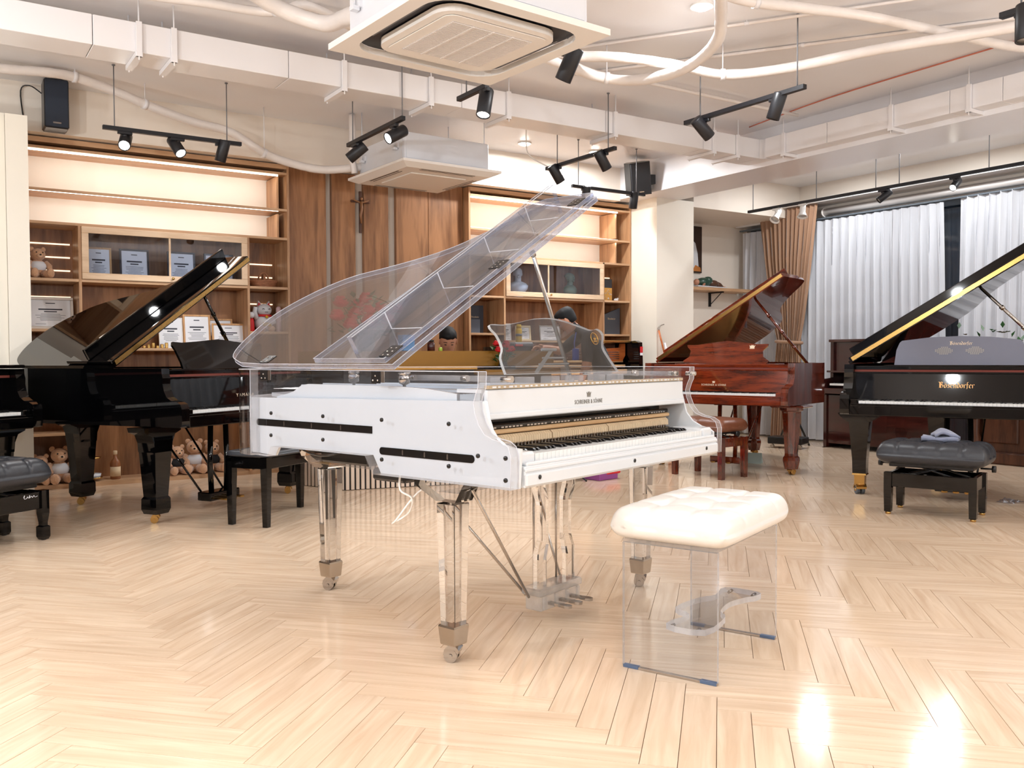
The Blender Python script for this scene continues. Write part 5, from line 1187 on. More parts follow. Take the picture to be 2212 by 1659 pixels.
def cloth_sheet(w, d, h, f, n=14):
    vs = []; fs = []
    for s in (0, 1):
        for j in range(n+1):
            for i in range(n+1):
                u, v = i/n-.5, j/n-.5; vs.append((u*w, v*d, f(u, v) + (h if s else 0)))
    N = (n+1)**2
    for s in (0, 1):
        for j in range(n):
            for i in range(n): a = s*N+j*(n+1)+i; fs.append((a, a+1, a+n+2, a+n+1))
    rg = [i for i in range(n+1)]+[j*(n+1)+n for j in range(1, n+1)]+[n*(n+1)+i for i in range(n-1, -1, -1)]+[j*(n+1) for j in range(n-1, 0, -1)]
    for k in range(len(rg)): a, b = rg[k], rg[(k+1) % len(rg)]; fs.append((a, b, N+b, N+a))
    return vs, fs
v_, f_ = cloth_sheet(.22, .15, .030, lambda u, v: .004*sin(9*u+3*v)+.004*sin(7*v)); MB().add(v_, f_, 0, True).build('lower_fold', X['towel'], tw, (0, 0, .006))
v_, f_ = cloth_sheet(.15, .13, .016, lambda u, v: .028*cos(3.2*u)+.008*sin(8*u+5*v)); MB().add(v_, f_, 0, True).build('upper_fold', X['towel'], tw, (.025, .01, .030), rot=(R(5), R(6), R(20)))
# ------------------------------------------------------------------ things on the shelves
def teddy(label, loc, rz, s, shirt, group='teddy bears on the bookcase'):
    t = thing('teddy_bear', label, 'teddy bear', loc, R(rz), group)
    MB().ell((0, 0, .10*s), (.075*s, .065*s, .095*s), 12, 8).build('body', X['plush'], t)
    MB().ell((0, -.003*s, .115*s), (.079*s, .069*s, .068*s), 12, 8).build('shirt', shirt, t)
    h = MB(); h.ell((0, -.012*s, .232*s), (.068*s, .062*s, .06*s), 14, 10)
    for k in (-1, 1): h.ell((k*.052*s, .0, .285*s), (.024*s, .014*s, .024*s), 10, 6)
    hd = h.build('head', X['plush'], t)
    MB().ell((0, -.066*s, .218*s), (.030*s, .024*s, .023*s), 10, 6).build('snout', X['plush2'], hd)
    e = MB(); e.ell((0, -.091*s, .226*s), (.010*s, .006*s, .008*s), 8, 6)
    for k in (-1, 1): e.ell((k*.028*s, -.066*s, .25*s), .0065*s, 8, 6)
    e.build('eyes_and_nose', X['ebony'], hd)
    for k in (-1, 1):
        MB().tube([(k*.066*s, -.005*s, .16*s), (k*.098*s, -.03*s, .12*s), (k*.085*s, -.065*s, .08*s)], [.028*s, .027*s, .025*s], 8).build('arm', X['plush'], t)
        l = MB(); l.tube([(k*.04*s, -.03*s, .045*s), (k*.06*s, -.10*s, .042*s), (k*.068*s, -.13*s, .045*s)], [.042*s, .040*s, .036*s], 10); l.ell((k*.07*s, -.145*s, .05*s), (.036*s, .026*s, .046*s), 10, 6); l.build('leg', X['plush'], t)
    return t
th = .022
teddy('teddy bear in a pale shirt alone on the upper left shelf', (-.69, .16, 1.69), 12, .84, X['shirtw'])
teddy('teddy bear in white shirt at the foot of the left bookcase', (-.565, .12, .036), 8, .98, X['shirtw'])
teddy('teddy bear lying partly behind the tufted bench at lower left', (-.70, .12, .036), -14, .80, X['shirtb'])
teddy('leftmost black-shirted teddy bear of the trio under the black piano', (.365, .15, .036), 4, .84, X['shirtb'])
teddy('taller white-shirted teddy bear in the middle of the trio under the black piano', (.515, .17, .036), -12, .98, X['shirtw'])
teddy('rightmost black-shirted teddy bear of the trio under the black piano', (.665, .17, .036), 6, .92, X['shirtb'])
def framed(label, s, t_, z, w, h, fm, lean=6, rz=0, fw=.016, seal=False, group=None, rows=6, mount=None):
    o = thing('certificate', label, 'framed certificate', (s, t_, z), 0, group); o.rotation_euler = (R(-lean), 0, R(rz))
    f = MB()
    f.cb((-w/2, -.008, 0), (w/2, .008, fw), .002); f.cb((-w/2, -.008, h-fw), (w/2, .008, h), .002); f.cb((-w/2, -.008, fw), (-w/2+fw, .008, h-fw), .002); f.cb((w/2-fw, -.008, fw), (w/2, .008, h-fw), .002)
    f.build('frame', fm, o); MB().box((-w/2+fw, -.002, fw), (w/2-fw, .006, h-fw)).build('sheet', X['paper'], o)
    p = MB(); rnd = random.Random(label)
    ww = w-2*fw; hh = h-2*fw
    p.box((-ww*.12, -.0028, fw+hh*.86), (ww*.12, -.0019, fw+hh*.89)); p.box((-ww*.3, -.0028, fw+hh*.62), (ww*.3, -.0019, fw+hh*.67)); p.box((-ww*.16, -.0028, fw+hh*.54), (ww*.16, -.0019, fw+hh*.58)); 
    p.build('print_title', X['printd'], o)
    q = MB()
    for i in range(rows):
        l = ww*rnd.uniform(.24, .40); y = fw+hh*(.46-.28*i/rows); q.box((-l, -.0028, y), (l, -.0019, y+hh*.014))
    q.box((-ww*.38, -.0028, fw+hh*.08), (-ww*.12, -.0019, fw+hh*.095)); q.box((ww*.12, -.0028, fw+hh*.08), (ww*.38, -.0019, fw+hh*.095)); q.build('print_lines', X['print'], o)
    return o
framed('oak framed certificate leftmost in the glazed left cabinet', -.235, .16, 1.692, .20, .285, X['framewood'])
framed('dark framed certificate second from left in the glazed left cabinet', .045, .16, 1.692, .235, .285, X['frameblack'])
framed('dark framed certificate third from left in the glazed left cabinet', .43, .16, 1.692, .235, .285, X['frameblack'])
framed('dark framed certificate rightmost in the glazed left cabinet', .755, .16, 1.692, .26, .285, X['frameblack'])
framed('wide silver framed certificate on the far left shelf', -.60, .17, 1.287, .34, .265, X['framesilver'], 8, fw=.024)
framed('white edged certificate behind the black piano lid', .335, .17, 1.134, .20, .27, X['acw'], 7, fw=.008)
framed('upright oak framed certificate right of the white one', .555, .16, 1.134, .235, .30, X['framewood'], 7)
framed('rear yellow edged certificate behind the landscape one', .77, .24, 1.134, .24, .27, X['framewood'], 6)
framed('landscape oak framed certificate nearest the black piano prop', .82, .12, 1.134, .29, .225, X['framewood'], 8)
framed('white sheet certificate behind the acrylic music desk', 3.80, .16, 1.225, .13, .185, X['acw'], 5, fw=.005)
framed('cream framed drawing behind the acrylic music desk', 4.01, .14, 1.225, .20, .165, mat('cream_frame', (232, 214, 176), .5), 6, fw=.02)
framed('pale framed picture left of the bending man', 4.37, .14, 1.225, .28, .17, X['framesilver'], 6, fw=.012)
ty = thing('desk_ornament', 'tiny metal ornaments on the middle left shelf', 'ornament', (.2, .12, 1.134))
b = MB()
for i in range(6): b.cb((-.11+i*.036, -.015, 0), (-.085+i*.036, .015, .025+.012*(i % 3)), .004)
b.build('pieces', X['gold'], ty)
bs = thing('basket', 'small woven wicker basket with a handle on the right bay shelf', 'basket', (1.15, .16, 1.69), 0)
b = MB()
for k in range(5): b.tube([((.075+.007*k)*1.25*cos(a), (.075+.007*k)*.8*sin(a), .008+k*.013) for a in [2*pi*i/20 for i in range(20)]], .0085, 6, closed=True)
for i in range(20): a = 2*pi*i/20; b.tube([(.094*cos(a), .06*sin(a), 0), (.128*cos(a), .082*sin(a), .06)], .004, 4)
b.lathe([(.001, 0), (.06, 0), (.06, .006), (.001, .006)], 12); b.build('bowl', X['wicker'], bs)
b = MB()
for o in (-.006, .006): b.tube([(.05*cos(a)*1.0, o, .05+.088*sin(a)) for a in [pi*i/12 for i in range(13)]], .006, 6)
b.tube([(0, -.05, .05), (0, -.02, .12), (0, .02, .12), (0, .05, .05)], .010, 6); b.build('handle', X['wicker'], bs)
ct = thing('lucky_cat', 'white and gold beckoning cat figurine with red collar on the shelf', 'figurine', (1.15, .17, 1.287), R(6))
MB().ell((0, 0, .085), (.085, .07, .09), 14, 10).build('body', X['stone'], ct); h = MB(); h.ell((0, -.01, .20), (.072, .06, .058), 14, 10)
for k in (-1, 1): h.prism([(k*.062, .225), (k*.018, .245), (k*.052, .285)], -.012, .012, 'y')
hd = h.build('head', X['stone'], ct); e = MB()
for k in (-1, 1): e.prism([(k*.062, .235), (k*.03, .25), (k*.05, .272)], -.0145, -.0115, 'y')
e.build('ear_lining', X['red'], hd); e = MB()
for k in (-1, 1): e.tube([(k*.038, -.063, .205), (k*.028, -.068, .211), (k*.018, -.068, .205)], .003, 5)
e.tube([(-.014, -.071, .183), (-.006, -.072, .178), (0, -.073, .183), (.006, -.072, .178), (.014, -.071, .183)], .0025, 5); e.build('face', X['printd'], hd)
MB().tube([(.062*cos(a), -.005+.055*sin(a), .148) for a in [2*pi*i/20 for i in range(20)]], .011, 8, closed=True).build('collar', X['red'], ct)
b = MB(); b.cb((-.04, -.088, .05), (.045, -.07, .085), .006); b.ell((0, -.075, .135), .014, 8, 6); b.build('gold_plaque', X['yellow'], ct)
b = MB(); b.tube([(-.075, -.02, .12), (-.098, -.03, .18), (-.09, -.035, .225)], [.024, .022, .02], 8); b.build('raised_arm', X['stone'], ct)
b = MB(); b.tube([(.07, -.03, .12), (.075, -.07, .09), (.03, -.085, .075)], [.022, .021, .018], 8); b.build('lower_arm', X['stone'], ct)
b = MB()
for k in (-1, 1): b.ell((k*.05, -.065, .028), (.032, .036, .026), 10, 6)
b.build('feet', X['plush2'], ct)
g_ = thing('figurine', 'small red and white figurine left of the lucky cat', 'figurine', (1.025, .13, 1.287)); b = MB(); b.lathe([(.026, 0), (.03, .01), (.026, .09), (.018, .12)], 10); b.build('robe', X['red'], g_); b = MB(); b.ell((0, 0, .15), .03, 10, 8); b.ell((-.018, 0, .178), .009, 6, 4); b.ell((.018, 0, .178), .009, 6, 4); b.build('head', X['stone'], g_)
g_ = thing('glass_tube', 'slim pink glass tube ornament right of the lucky cat', 'ornament', (1.285, .15, 1.287)); b = MB(); b.lathe([(.022, 0), (.024, .01), (.024, .22), (.014, .235)], 12); b.build('tube', mat('pink_glass', (222, 190, 196), .12), g_)
bo = thing('bottle', 'corked amber bottle with a cream label on the bottom shelf', 'bottle', (-.14, .13, .036))
MB().lathe([(.036, 0), (.041, .006), (.041, .13), (.034, .155), (.016, .175), (.014, .21)], 16).build('glass', X['bottleglass'], bo); MB().lathe([(.0145, .205), (.017, .21), (.017, .235), (.013, .238)], 12).build('cork', X['felt'], bo); MB().lathe([(.0418, .025), (.0418, .105)], 16).build('label', X['felt'], bo)
gt = thing('tray_stand', 'two tier gilt tray beside the black piano tail leg', 'tray', (-.31, .10, .036)); b = MB(); b.tube([(0, 0, .0), (0, 0, .19)], .004, 6)
for z, r in ((.02, .06), (.185, .05)): b.lathe([(.001, z), (r, z), (r+.008, z+.012), (r, z+.004), (.001, z+.004)], 16)
b.build('tiers', X['gold'], gt); b = MB(); b.lathe([(.03, .026), (.05, .032), (.056, .06), (.05, .06), (.03, .034)], 14); b.build('white_cup', X['stone'], gt)
def bust(label, s, m, sc_=1.0, turn=0, group='busts in the glazed cabinet'):
    t = thing('bust', label, 'bust', (s, .17, 1.692), R(turn), group)
    b = MB(); b.lathe([(.055, 0), (.06, .006), (.045, .02), (.04, .03)], 14); b.build('socle', m, t)
    b = MB(); k = sc_
    b.add(*_bust_chest(k), 0, True); b.tube([(0, .01, .12*k), (0, 0, .18*k), (0, -.005, .215*k)], [.05*k, .034*k, .034*k], 12); b.build('shoulders', m, t)
    h = MB(); h.ell((0, -.005, .25*k), (.042*k, .052*k, .056*k), 14, 10); h.ell((0, .015, .27*k), (.048*k, .052*k, .044*k), 12, 8); h.prism([(-.060*k, .262*k), (-.055*k, .235*k), (-.066*k, .230*k), (-.05*k, .222*k)], -.008*k, .008*k, 'x'); h.ell((0, -.045*k, .212*k), (.016*k, .012*k, .012*k), 8, 6)
    for q in (-1, 1): h.ell((q*.043*k, .004, .245*k), (.006*k, .012*k, .018*k), 6, 6); h.ell((q*.016*k, -.05*k, .252*k), (.010*k, .006*k, .005*k), 6, 4)
    if turn > 0: h.ell((0, .055*k, .275*k), .022*k, 8, 6)
    h.build('head', m, t)
def _bust_chest(k):
    vs = []; fs = []; secs = [(.03, .045, .04), (.06, .075, .055), (.09, .10, .065), (.125, .108, .06), (.15, .085, .05), (.165, .05, .04)]; n = 16
    for z, rx, ry in secs:
        for j in range(n): a = 2*pi*j/n; vs.append((rx*k*cos(a), ry*k*sin(a), z*k))
    for i in range(len(secs)-1):
        for j in range(n): fs.append((i*n+j, i*n+(j+1) % n, (i+1)*n+(j+1) % n, (i+1)*n+j))
    fs += [tuple(range(n)), tuple(len(vs)-n+j for j in range(n))]; return vs, fs
bust('white plaster bust in the left half of the glazed cabinet', 3.96, X['stone'], 1.05, -25); bust('green bronze bust in the right half of the glazed cabinet', 4.67, X['jade'], .98, 20)
def vol(label, s, t_, z, w, h, d, m, cat='book', name='presentation_book', lean=4, slope=0, txt=True, rz=0):
    o = thing(name, label, cat, (s, t_, z), R(rz)); MB().prism([(-w/2, 0), (w/2, 0), (w/2, h), (-w/2, h-slope)], -d/2, d/2, 'y').build('cover', m, o)
    if txt: gothic('Bösendorfer', w*.085, X['palegold'], o, (0, -d/2-.0004, h*.56), (R(90), 0, 0))
    return o
vol('slate grey presentation book with slanted top in the far right bay', 5.245, .15, 1.305, .25, .31, .03, X['bookgrey'], slope=.085)
vol('tall midnight blue presentation case in the bay left of the busts', 3.42, .20, 1.30, .20, .295, .05, X['book'])
vol('short slate grey case before the midnight blue one', 3.385, .14, 1.30, .125, .145, .03, X['bookgrey'], txt=False)
gb_ = vol('dark book with gold leaf lower cover on the right upper shelf', 5.18, .15, 1.69, .14, .255, .03, X['book']); gd_ = MB(); gd_.box((-.0705, -.0165, 0), (.0705, -.0152, .155)); gd_.build('gold_cover', X['goldplate'], gb_)
rr_ = random.Random(3); gl_ = MB()
for i in range(14): x = rr_.uniform(-.06, .06); z = rr_.uniform(.015, .14); gl_.tube([(x-.012, -.0172, z), (x, -.0172, z+.012), (x+.012, -.0172, z-.004)], .0016, 4)
gl_.build('leaf_pattern', X['paper'], gb_)
wt = thing('figurine', 'tiny white ornament beside the gold book', 'ornament', (5.30, .12, 1.69)); b = MB(); b.ell((0, 0, .018), (.035, .015, .018), 10, 6); b.ell((.025, 0, .03), .012, 8, 6); b.build('shape', X['stone'], wt)
cx_ = thing('crucifix', 'wooden crucifix hanging on the wood panels', 'crucifix', (2.085, .095, 2.25))
MB().cb((-.012, -.008, 0), (.012, .012, .40), .002).build('upright', X['walnut'], cx_); MB().cb((-.095, -.008, .29), (.095, .012, .312), .002).build('crossbar', X['walnut'], cx_)
b = MB(); b.tube([(-.08, -.016, .315), (-.04, -.018, .30), (0, -.02, .285), (.04, -.018, .30), (.08, -.016, .315)], .008, 6); b.tube([(0, -.02, .30), (.004, -.024, .23), (-.006, -.022, .17), (.002, -.018, .09)], [.016, .014, .012, .007], 8); b.ell((.004, -.024, .325), (.013, .013, .016), 8, 6); b.build('figure', X['oakd'], cx_)
# ------------------------------------------------------------------ reception counter
ds = thing('reception_counter', 'ochre reception counter with black and beige slatted front', 'counter')
foot = [(1.10, -.86), (1.28, -1.38), (3.05, -1.745), (3.05, -1.25), (1.75, -.98), (1.55, -.80)]
MB().prism([(1.115, -.87), (1.29, -1.365), (3.04, -1.725), (3.04, -1.26), (1.75, -1.0), (1.55, -.82)], 0, .95, 'z').build('body', X['slatk'], ds)
MB().prism(foot, .975, 1.10, 'z').build('counter_top', X['ochre'], ds)
MB().prism([(1.09, -.86), (1.27, -1.40), (2.35, -1.64), (2.35, -1.56), (1.30, -1.34), (1.13, -.85)], .948, .976, 'z').build('ledge', X['ochre2'], ds)
MB().prism([(2.35, -1.77), (3.05, -1.91), (3.05, -1.70), (2.35, -1.56)], .905, .945, 'z').build('side_ledge', X['ochre'], ds)
sl0 = None
def slat_at(p, ang):
    global sl0
    if sl0 is None: sl0 = MB().cb((-.0135, -.012, .004), (.0135, .0, .68), .002).build('slat', X['slatb'], ds); o = sl0
    else: o = sl0.copy(); COL.objects.link(o)
    o.location = (p[0], p[1], 0); o.rotation_euler = (0, 0, ang)
for (a, b_) in (((1.115, -.87), (1.29, -1.365)), ((1.29, -1.365), (3.04, -1.725))):
    a, b_ = V(a), V(b_); d = b_-a; n = int(d.length/.0405); ang = math.atan2(d.y, d.x)
    for i in range(n): slat_at(a+d*((i+.5)/n), ang)
def rose(b, c, r, seed, mat=0):
    rn = random.Random(seed); b.ell(c, (r*.55, r*.55, r*.6), 8, 6, mat)
    for ringi, (k, rr, z) in enumerate(((4, .55, .25), (5, .8, .0), (6, 1.0, -.25))):
        for i in range(k):
            a = 2*pi*i/k+ringi*.6+rn.uniform(-.2, .2); T = M.Translation((c[0]+cos(a)*r*rr*.55, c[1]+sin(a)*r*rr*.55, c[2]+z*r)) @ RZ(a) @ M.Rotation(R(-78+ringi*20), 4, 'Y')
            b.ell((0, 0, 0), (r*.52, r*.55, r*.14), 7, 5, mat, T)
def bouquet(label, loc, roses, leaves, vm, vh, vr, spread, seed, rs=.05):
    t = thing('rose_bouquet', label, 'flowers', loc); rn = random.Random(seed)
    MB().lathe([(vr*.7, 0), (vr, .02), (vr*1.05, vh*.6), (vr*.8, vh*.85), (vr*.95, vh)], 14).build('vase', vm, t)
    for i, (x, y, z) in enumerate(roses): b = MB(); rose(b, (x, y, z), rs, seed+i); b.build('rose', X['rose'], t)
    st_ = MB()
    for x, y, z in roses: st_.tube([(x*.1, y*.1, vh*.3), (x*.7, y*.7, vh+(z-vh)*.6), (x, y, z)], .004, 5)
    st_.build('stems', X['leaf'], t)
    for i in range(leaves):
        a = rn.uniform(0, 2*pi); q = rn.random(); r_ = spread*(.35+.75*q); z = vh+(rn.uniform(.0, 1))*(max(p[2] for p in roses)-vh)*1.0
        T = M.Translation((r_*cos(a), r_*sin(a)*.8, z)) @ RZ(a+rn.uniform(-.6, .6)) @ M.Rotation(rn.uniform(-.9, .5), 4, 'Y'); l = rn.uniform(.035, .06)*(1.5 if rs > .06 else 1)
        b = MB(); b.add([(0, 0, 0), (l*.5, l*.3, .006), (l*1.1, 0, 0), (l*.5, -l*.3, .006), (l*.5, 0, -.004)], [(0, 4, 1), (1, 4, 2), (2, 4, 3), (3, 4, 0)], 0, True, T); b.build('leaf', X['leafp'] if rn.random() < .25 else X['leaf'], t, recalc=False)
bouquet('red roses in a dark vase on the counter ledge by the acrylic music desk', (2.555, -1.715, .945), [(-.06, -.03, .165), (-.01, -.05, .20), (.03, -.03, .165), (-.05, .02, .215), (.05, .03, .215), (.07, -.02, .17)], 46, X['slatk'], .06, .04, .085, 5, .038)
bouquet('large red rose bouquet on the counter seen through the acrylic lid', (1.60, -1.10, 1.10), [(-.22, 0, .40), (-.12, -.05, .30), (0, -.06, .33), (.02, .04, .44), (.12, -.02, .36), (.2, .02, .30), (-.05, .05, .38), (.10, .08, .24), (-.16, -.06, .22), (.26, -.03, .36), (-.02, -.1, .25), (.16, -.08, .26), (-.26, -.02, .29)], 110, X['slatk'], .13, .07, .24, 11, .072)
tag(MB().cb((1.83, -1.32, 1.10), (1.94, -1.22, 1.235), .006).build('tissue_box', mat('sky_blue_box', (92, 164, 222), .5)), 'sky blue box on the counter seen through the acrylic lid', 'box')
jr = thing('jar', 'dark amber jar on the counter beside the seated man', 'jar', (2.235, -1.05, 1.10)); MB().lathe([(.03, 0), (.034, .005), (.034, .07), (.024, .085)], 14).build('glass', mat('dark_amber', (70, 26, 20), .15), jr); MB().lathe([(.026, .084), (.026, .10)], 12).build('cap', X['ebony'], jr)
tag(MB().cb((2.31, -1.07, 1.10), (2.34, -1.04, 1.135), .006).build('green_stamp', mat('lime_plastic', (176, 206, 60), .4)), 'lime green stamp on the counter before the seated man', 'stamp')
gm = thing('flower_sprig', 'red and green artificial flowers on top of the concert grand', 'flowers', (5.02, -4.30, .93))
for i, (x, y, z) in enumerate(((.0, .0, .20), (.08, -.16, .205), (.02, -.3, .19), (.14, -.05, .19))): b = MB(); rose(b, (x, y, z), .05, 40+i); b.build('rose', X['rose'], gm)
rn = random.Random(9)
for i in range(40):
    x, y, z = rn.uniform(-.06, .22), rn.uniform(-.4, .12), rn.uniform(.06, .32); T = M.Translation((x, y, z)) @ RZ(rn.uniform(0, 6.3)) @ M.Rotation(rn.uniform(-1.2, .4), 4, 'Y'); l = .05
    b = MB(); b.add([(0, 0, 0), (l*.5, l*.3, .006), (l*1.1, 0, 0), (l*.5, -l*.3, .006), (l*.5, 0, -.004)], [(0, 4, 1), (1, 4, 2), (2, 4, 3), (3, 4, 0)], 0, True, T); b.build('leaf', X['leafp'] if i % 3 == 0 else X['leaf'], gm, recalc=False)
b = MB(); b.lathe([(.06, 0), (.08, .02), (.08, .12), (.06, .14)], 12, (.06, -.12, 0)); b.build('pot', X['stone'], gm)
# ------------------------------------------------------------------ people
def skin_body(name, pts, edges, mats, tags, parent):
    """one continuous body grown on a skeleton; material of a face follows the nearest bone"""
    me = bpy.data.meshes.new(name); me.from_pydata([p[:3] for p in pts], edges, []); o = bpy.data.objects.new(name, me); COL.objects.link(o)
    md = o.modifiers.new('skin', 'SKIN'); md.use_smooth_shade = True; md.branch_smoothing = .6
    for i, p in enumerate(pts):
        r = p[3]; me.skin_vertices[0].data[i].radius = r if isinstance(r, tuple) else (r, r); me.skin_vertices[0].data[i].use_root = (i == 0)
    sb_ = o.modifiers.new('sub', 'SUBSURF'); sb_.levels = 2; sb_.render_levels = 2
    dg = bpy.context.evaluated_depsgraph_get(); ev = o.evaluated_get(dg); m2 = bpy.data.meshes.new_from_object(ev)
    bpy.data.objects.remove(o); m2.materials.clear()
    for x in mats: m2.materials.append(x)
    P = [V(p[:3]) for p in pts]
    for f in m2.polygons:
        c = f.center; best = 9; bt = 0
        for (a, b), t in zip(edges, tags):
            d = P[b]-P[a]; k = max(0, min(1, (c-P[a]).dot(d)/max(1e-9, d.length_squared))); q = (c-P[a]-d*k).length
            if q < best: best = q; bt = t
        f.material_index = bt; f.use_smooth = True
    o = bpy.data.objects.new(name, m2); COL.objects.link(o); o.parent = parent; return o
def head_parts(parent, T, k=1.0):
    """head: x forward, z up, centre at the skull; about .225 m tall"""
    vs = []; fs = []; n = 20
    secs = [(-.118, .030, .045, .040), (-.108, .046, .050, .030), (-.085, .060, .060, .018), (-.055, .068, .078, .008), (-.02, .073, .092, .0), (.02, .076, .098, -.004), (.055, .074, .098, -.008), (.085, .062, .084, -.012), (.105, .038, .055, -.014), (.113, .012, .018, -.014)]
    for z, ry, rx, ox in secs:
        for j in range(n):
            a = 2*pi*j/n; x = ox+rx*cos(a); y = ry*sin(a)
            if cos(a) > .5 and -.03 < z < .03: x -= .006*(1-abs(z)/.03)*(1 if abs(sin(a)) > .25 else -.5)
            vs.append((x, y, z))
    for i in range(len(secs)-1):
        for j in range(n): fs.append((i*n+j, i*n+(j+1) % n, (i+1)*n+(j+1) % n, (i+1)*n+j))
    fs += [tuple(range(n)), tuple(len(vs)-n+j for j in range(n))]
    b = MB(); b.add(vs, fs, 0, True, T)
    b.add([(.088, 0, .012), (.086, -.010, -.02), (.080, -.018, -.040), (.108, 0, -.036), (.080, .018, -.040), (.086, .010, -.02), (.082, 0, -.048)], [(0, 1, 3), (1, 2, 3), (0, 3, 5), (5, 3, 4), (2, 6, 3), (6, 4, 3)], 0, True, T)
    for s in (-1, 1):
        TE = T @ M.Translation((.0, s*.076, -.012)) @ M.Rotation(s*R(12), 4, 'Z'); b.ell((0, 0, 0), (.022, .008, .032), 8, 8, 0, TE)
    h = b.build('head', X['skin'], parent)
    e = MB()
    for s in (-1, 1): e.ell((.086, s*.030, -.002), (.005, .013, .0038), 8, 6, 0, T); e.tube([T @ V((.0895, s*.016, .021)), T @ V((.0885, s*.032, .025)), T @ V((.078, s*.048, .020))], .0026, 5)
    e.build('eyes_and_brows', X['hair'], h)
    m = MB(); m.tube([T @ V((.086, -.022, -.068)), T @ V((.094, 0, -.066)), T @ V((.086, .022, -.068))], [.002, .005, .002], 6); m.build('mouth', mat('lips', (168, 100, 88), .5), h)
    hv = []; hf = []; n = 28
    hs = [-.085, -.055, -.02, .02, .05, .075, .097, .112, .120, .122]
    rad = [(.058, .056), (.070, .076), (.0775, .090), (.081, .099), (.0805, .1015), (.074, .096), (.060, .080), (.040, .055), (.018, .026), (.003, .004)]
    for z, (ry, rx) in zip(hs, rad):
        for j in range(n):
            a = 2*pi*j/n; c = cos(a); lim = -.062
            if c > .62: lim = .052
            elif c > -.12: lim = -.02+.072*(c+.12)/.74 if c > .1 else -.055+.05*(c+.12)/.22
            zz = max(z, lim); k = 1.0
            if zz > z: k = .985
            hv.append((-.010+rx*c*k+(.012 if z > .06 and c > .3 else 0), ry*sin(a)*k, zz+(.004*sin(a*9) if 0 < z < .1 else 0)))
    hsn = len(hs)
    for i in range(hsn-1):
        for j in range(n): hf.append((i*n+j, i*n+(j+1) % n, (i+1)*n+(j+1) % n, (i+1)*n+j))
    hf += [tuple(len(hv)-n+j for j in range(n))]
    MB().add(hv, hf, 0, True, T).build('hair', X['hair'], parent)
def hand_bones(pts, edges, tags, wrist, d, side, tag_):
    """palm, four fingers and thumb appended to the skeleton at the wrist index"""
    w = V(pts[wrist][:3]); d = V(d).normalized(); s = V(side).normalized(); nrm = d.cross(s)
    pts.append((*(w+d*.05), .022)); palm = len(pts)-1; edges.append((wrist, palm)); tags.append(tag_)
    for i, l in enumerate((.062, .072, .068, .052)):
        base = w+d*.085+s*(.028-.018*i); pts.append((*base, .0095)); b = len(pts)-1; edges.append((palm, b)); tags.append(tag_)
        mid = base+d*l*.5-nrm*.012; pts.append((*mid, .0085)); edges.append((b, b+1)); tags.append(tag_)
        tip = mid+d*l*.35-nrm*.028; pts.append((*tip, .0075)); edges.append((b+1, b+2)); tags.append(tag_)
    th0 = w+d*.03+s*.030; pts.append((*th0, .0115)); b = len(pts)-1; edges.append((palm, b)); tags.append(tag_)
    pts.append((*(th0+d*.04+s*.022-nrm*.012), .0095)); edges.append((b, b+1)); tags.append(tag_)
def person(label, P0, r, c, bones, hd, hd_rot, lanyard=False):
    t = thing('person', label, 'person', (P0[0], P0[1], 0))
    r, c = V(r), V(c); B = lambda q: r*q[0]+c*q[1]+V((0, 0, q[2]))
    names = list(bones['pts'].keys()); pts = [(*B(bones['pts'][k][:3]), bones['pts'][k][3]) for k in names]
    edges = [(names.index(a), names.index(b)) for a, b, _ in bones['edges']]; tags = [g for _, _, g in bones['edges']]
    for wn, d, s in bones['hands']: hand_bones(pts, edges, tags, names.index(wn), B((*d[:2], d[2])), B(s), 0)
    skin_body('body', pts, edges, [X['skin'], X['cloth'], X['slatk'], X['ebony']], tags, t)
    T = M.Translation(B(hd)) @ hd_rot; head_parts(t, T)
    return t, B
rI, cI = (.836, -.548, 0), (-.548, -.836, 0)      # along the picture plane, and toward the camera
bonesB = dict(pts={
 'pelvis': (0, 0, .95, (.15, .12)), 'belly': (-.03, 0, 1.07, (.135, .115)), 'chest': (-.11, 0, 1.20, (.15, .12)), 'upper': (-.19, 0, 1.285, (.13, .10)), 'neck': (-.265, 0, 1.335, (.056, .056)), 'nape': (-.315, 0, 1.36, (.052, .052)),
 'shl': (-.17, .165, 1.25, .075), 'elbl': (-.17, .215, 1.0, .052), 'wrl': (-.235, .20, .80, .031), 'shr': (-.20, -.165, 1.26, .075), 'elbr': (-.40, -.19, 1.10, .05), 'wrr': (-.56, -.14, 1.14, .031),
 'hipl': (0, .10, .88, .095), 'knl': (-.05, .11, .50, .068), 'anl': (.02, .11, .09, .045), 'tol': (-.13, .12, .035, .035),
 'hipr': (0, -.10, .88, .095), 'knr': (-.06, -.11, .50, .068), 'anr': (.04, -.11, .09, .045), 'tor': (-.11, -.12, .035, .035)},
 edges=[('pelvis', 'belly', 1), ('belly', 'chest', 1), ('chest', 'upper', 1), ('upper', 'neck', 1), ('neck', 'nape', 0), ('upper', 'shl', 1), ('shl', 'elbl', 1), ('elbl', 'wrl', 0), ('upper', 'shr', 1), ('shr', 'elbr', 1), ('elbr', 'wrr', 0),
  ('pelvis', 'hipl', 2), ('hipl', 'knl', 2), ('knl', 'anl', 2), ('anl', 'tol', 3), ('pelvis', 'hipr', 2), ('hipr', 'knr', 2), ('knr', 'anr', 2), ('anr', 'tor', 3)],
 hands=[('wrl', (-.3, 0, -.95), (-.9, .2, .3)), ('wrr', (-.95, .2, -.1), (.1, .6, .8))])
fB = (V(rI)*-1.0 + V(cI)*-.12).normalized(); angB = math.atan2(fB.y, fB.x)
pb, BB = person('man in a black polo shirt bending over the opened upright piano', (4.045, -1.19), rI, cI, bonesB, (-.355, .0, 1.405), RZ(angB) @ M.Rotation(R(38), 4, 'Y'))
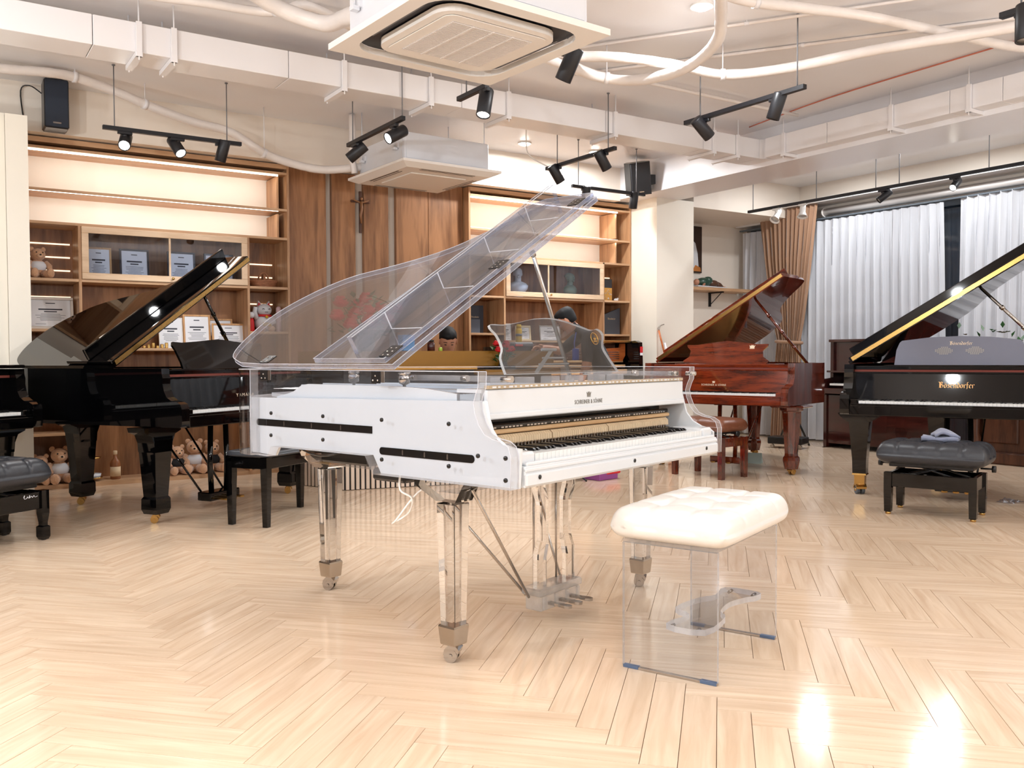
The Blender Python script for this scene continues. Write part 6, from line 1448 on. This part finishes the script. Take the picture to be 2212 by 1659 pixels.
b = MB(); b.tube([BB((-.27, .10, 1.28)), BB((-.29, .13, 1.18)), BB((-.285, .14, 1.12))], .006, 5); q = BB((-.28, .15, 1.07)); b.cb((q.x-.03, q.y-.02, q.z-.055), (q.x+.03, q.y+.012, q.z+.055), .003); b.build('badge', X['blue'], pb)
b = MB(); q = [BB((-.25+.075*cos(a)*.6, .075*sin(a), 1.335-.045*cos(a))) for a in [2*pi*k/16 for k in range(16)]]; b.tube(q, .016, 6, closed=True); b.build('collar', X['cloth'], pb)
tl = MB(); q0, q1 = BB((-.62, -.12, 1.13)), BB((-.72, -.10, 1.07)); tl.tube([q0, q1], .008, 6); tag(tl.build('tuning_tool', X['steel'], None, (4.045, -1.19, 0)), 'small steel tool in the hand of the bending man', 'tool')
bonesA = dict(pts={
 'pelvis': (0, 0, .52, (.15, .13)), 'belly': (0, .02, .68, (.14, .11)), 'chest': (0, .04, .86, (.155, .115)), 'upper': (0, .05, .96, (.14, .09)), 'neck': (0, .06, 1.03, (.055, .055)), 'nape': (0, .08, 1.08, (.05, .05)),
 'shl': (.17, .05, .94, .07), 'elbl': (.24, .12, .70, .05), 'wrl': (.12, .30, .76, .031), 'shr': (-.17, .05, .94, .07), 'elbr': (-.24, .12, .70, .05), 'wrr': (-.12, .30, .76, .031),
 'hipl': (.09, .06, .48, .09), 'knl': (.11, .36, .47, .065), 'anl': (.11, .33, .09, .045), 'tol': (.11, .45, .04, .035), 'hipr': (-.09, .06, .48, .09), 'knr': (-.11, .36, .47, .065), 'anr': (-.11, .33, .09, .045), 'tor': (-.11, .45, .04, .035)},
 edges=bonesB['edges'], hands=[('wrl', (-.7, .7, 0), (.7, .7, 0)), ('wrr', (.7, .7, 0), (-.7, .7, 0))])
fA = (V(cI)+V(rI)*.18).normalized(); angA = math.atan2(fA.y, fA.x)
person('dark haired man seated behind the counter looking down', (2.62, -.70), rI, cI, bonesA, (-.01, .12, 1.205), RZ(angA) @ M.Rotation(R(30), 4, 'Y'))
st0 = thing('stool', 'dark stool under the seated man behind the counter', 'stool', (2.62, -.70, 0)); b = MB(); b.lathe([(.17, .32), (.18, .33), (.18, .36), (.16, .365)], 18); b.build('seat', X['blackleather'], st0); b = MB(); b.tube([(0, 0, .03), (0, 0, .33)], .025, 8); b.lathe([(.2, 0), (.2, .012), (.03, .04)], 18); b.build('base', X['chrome'], st0)
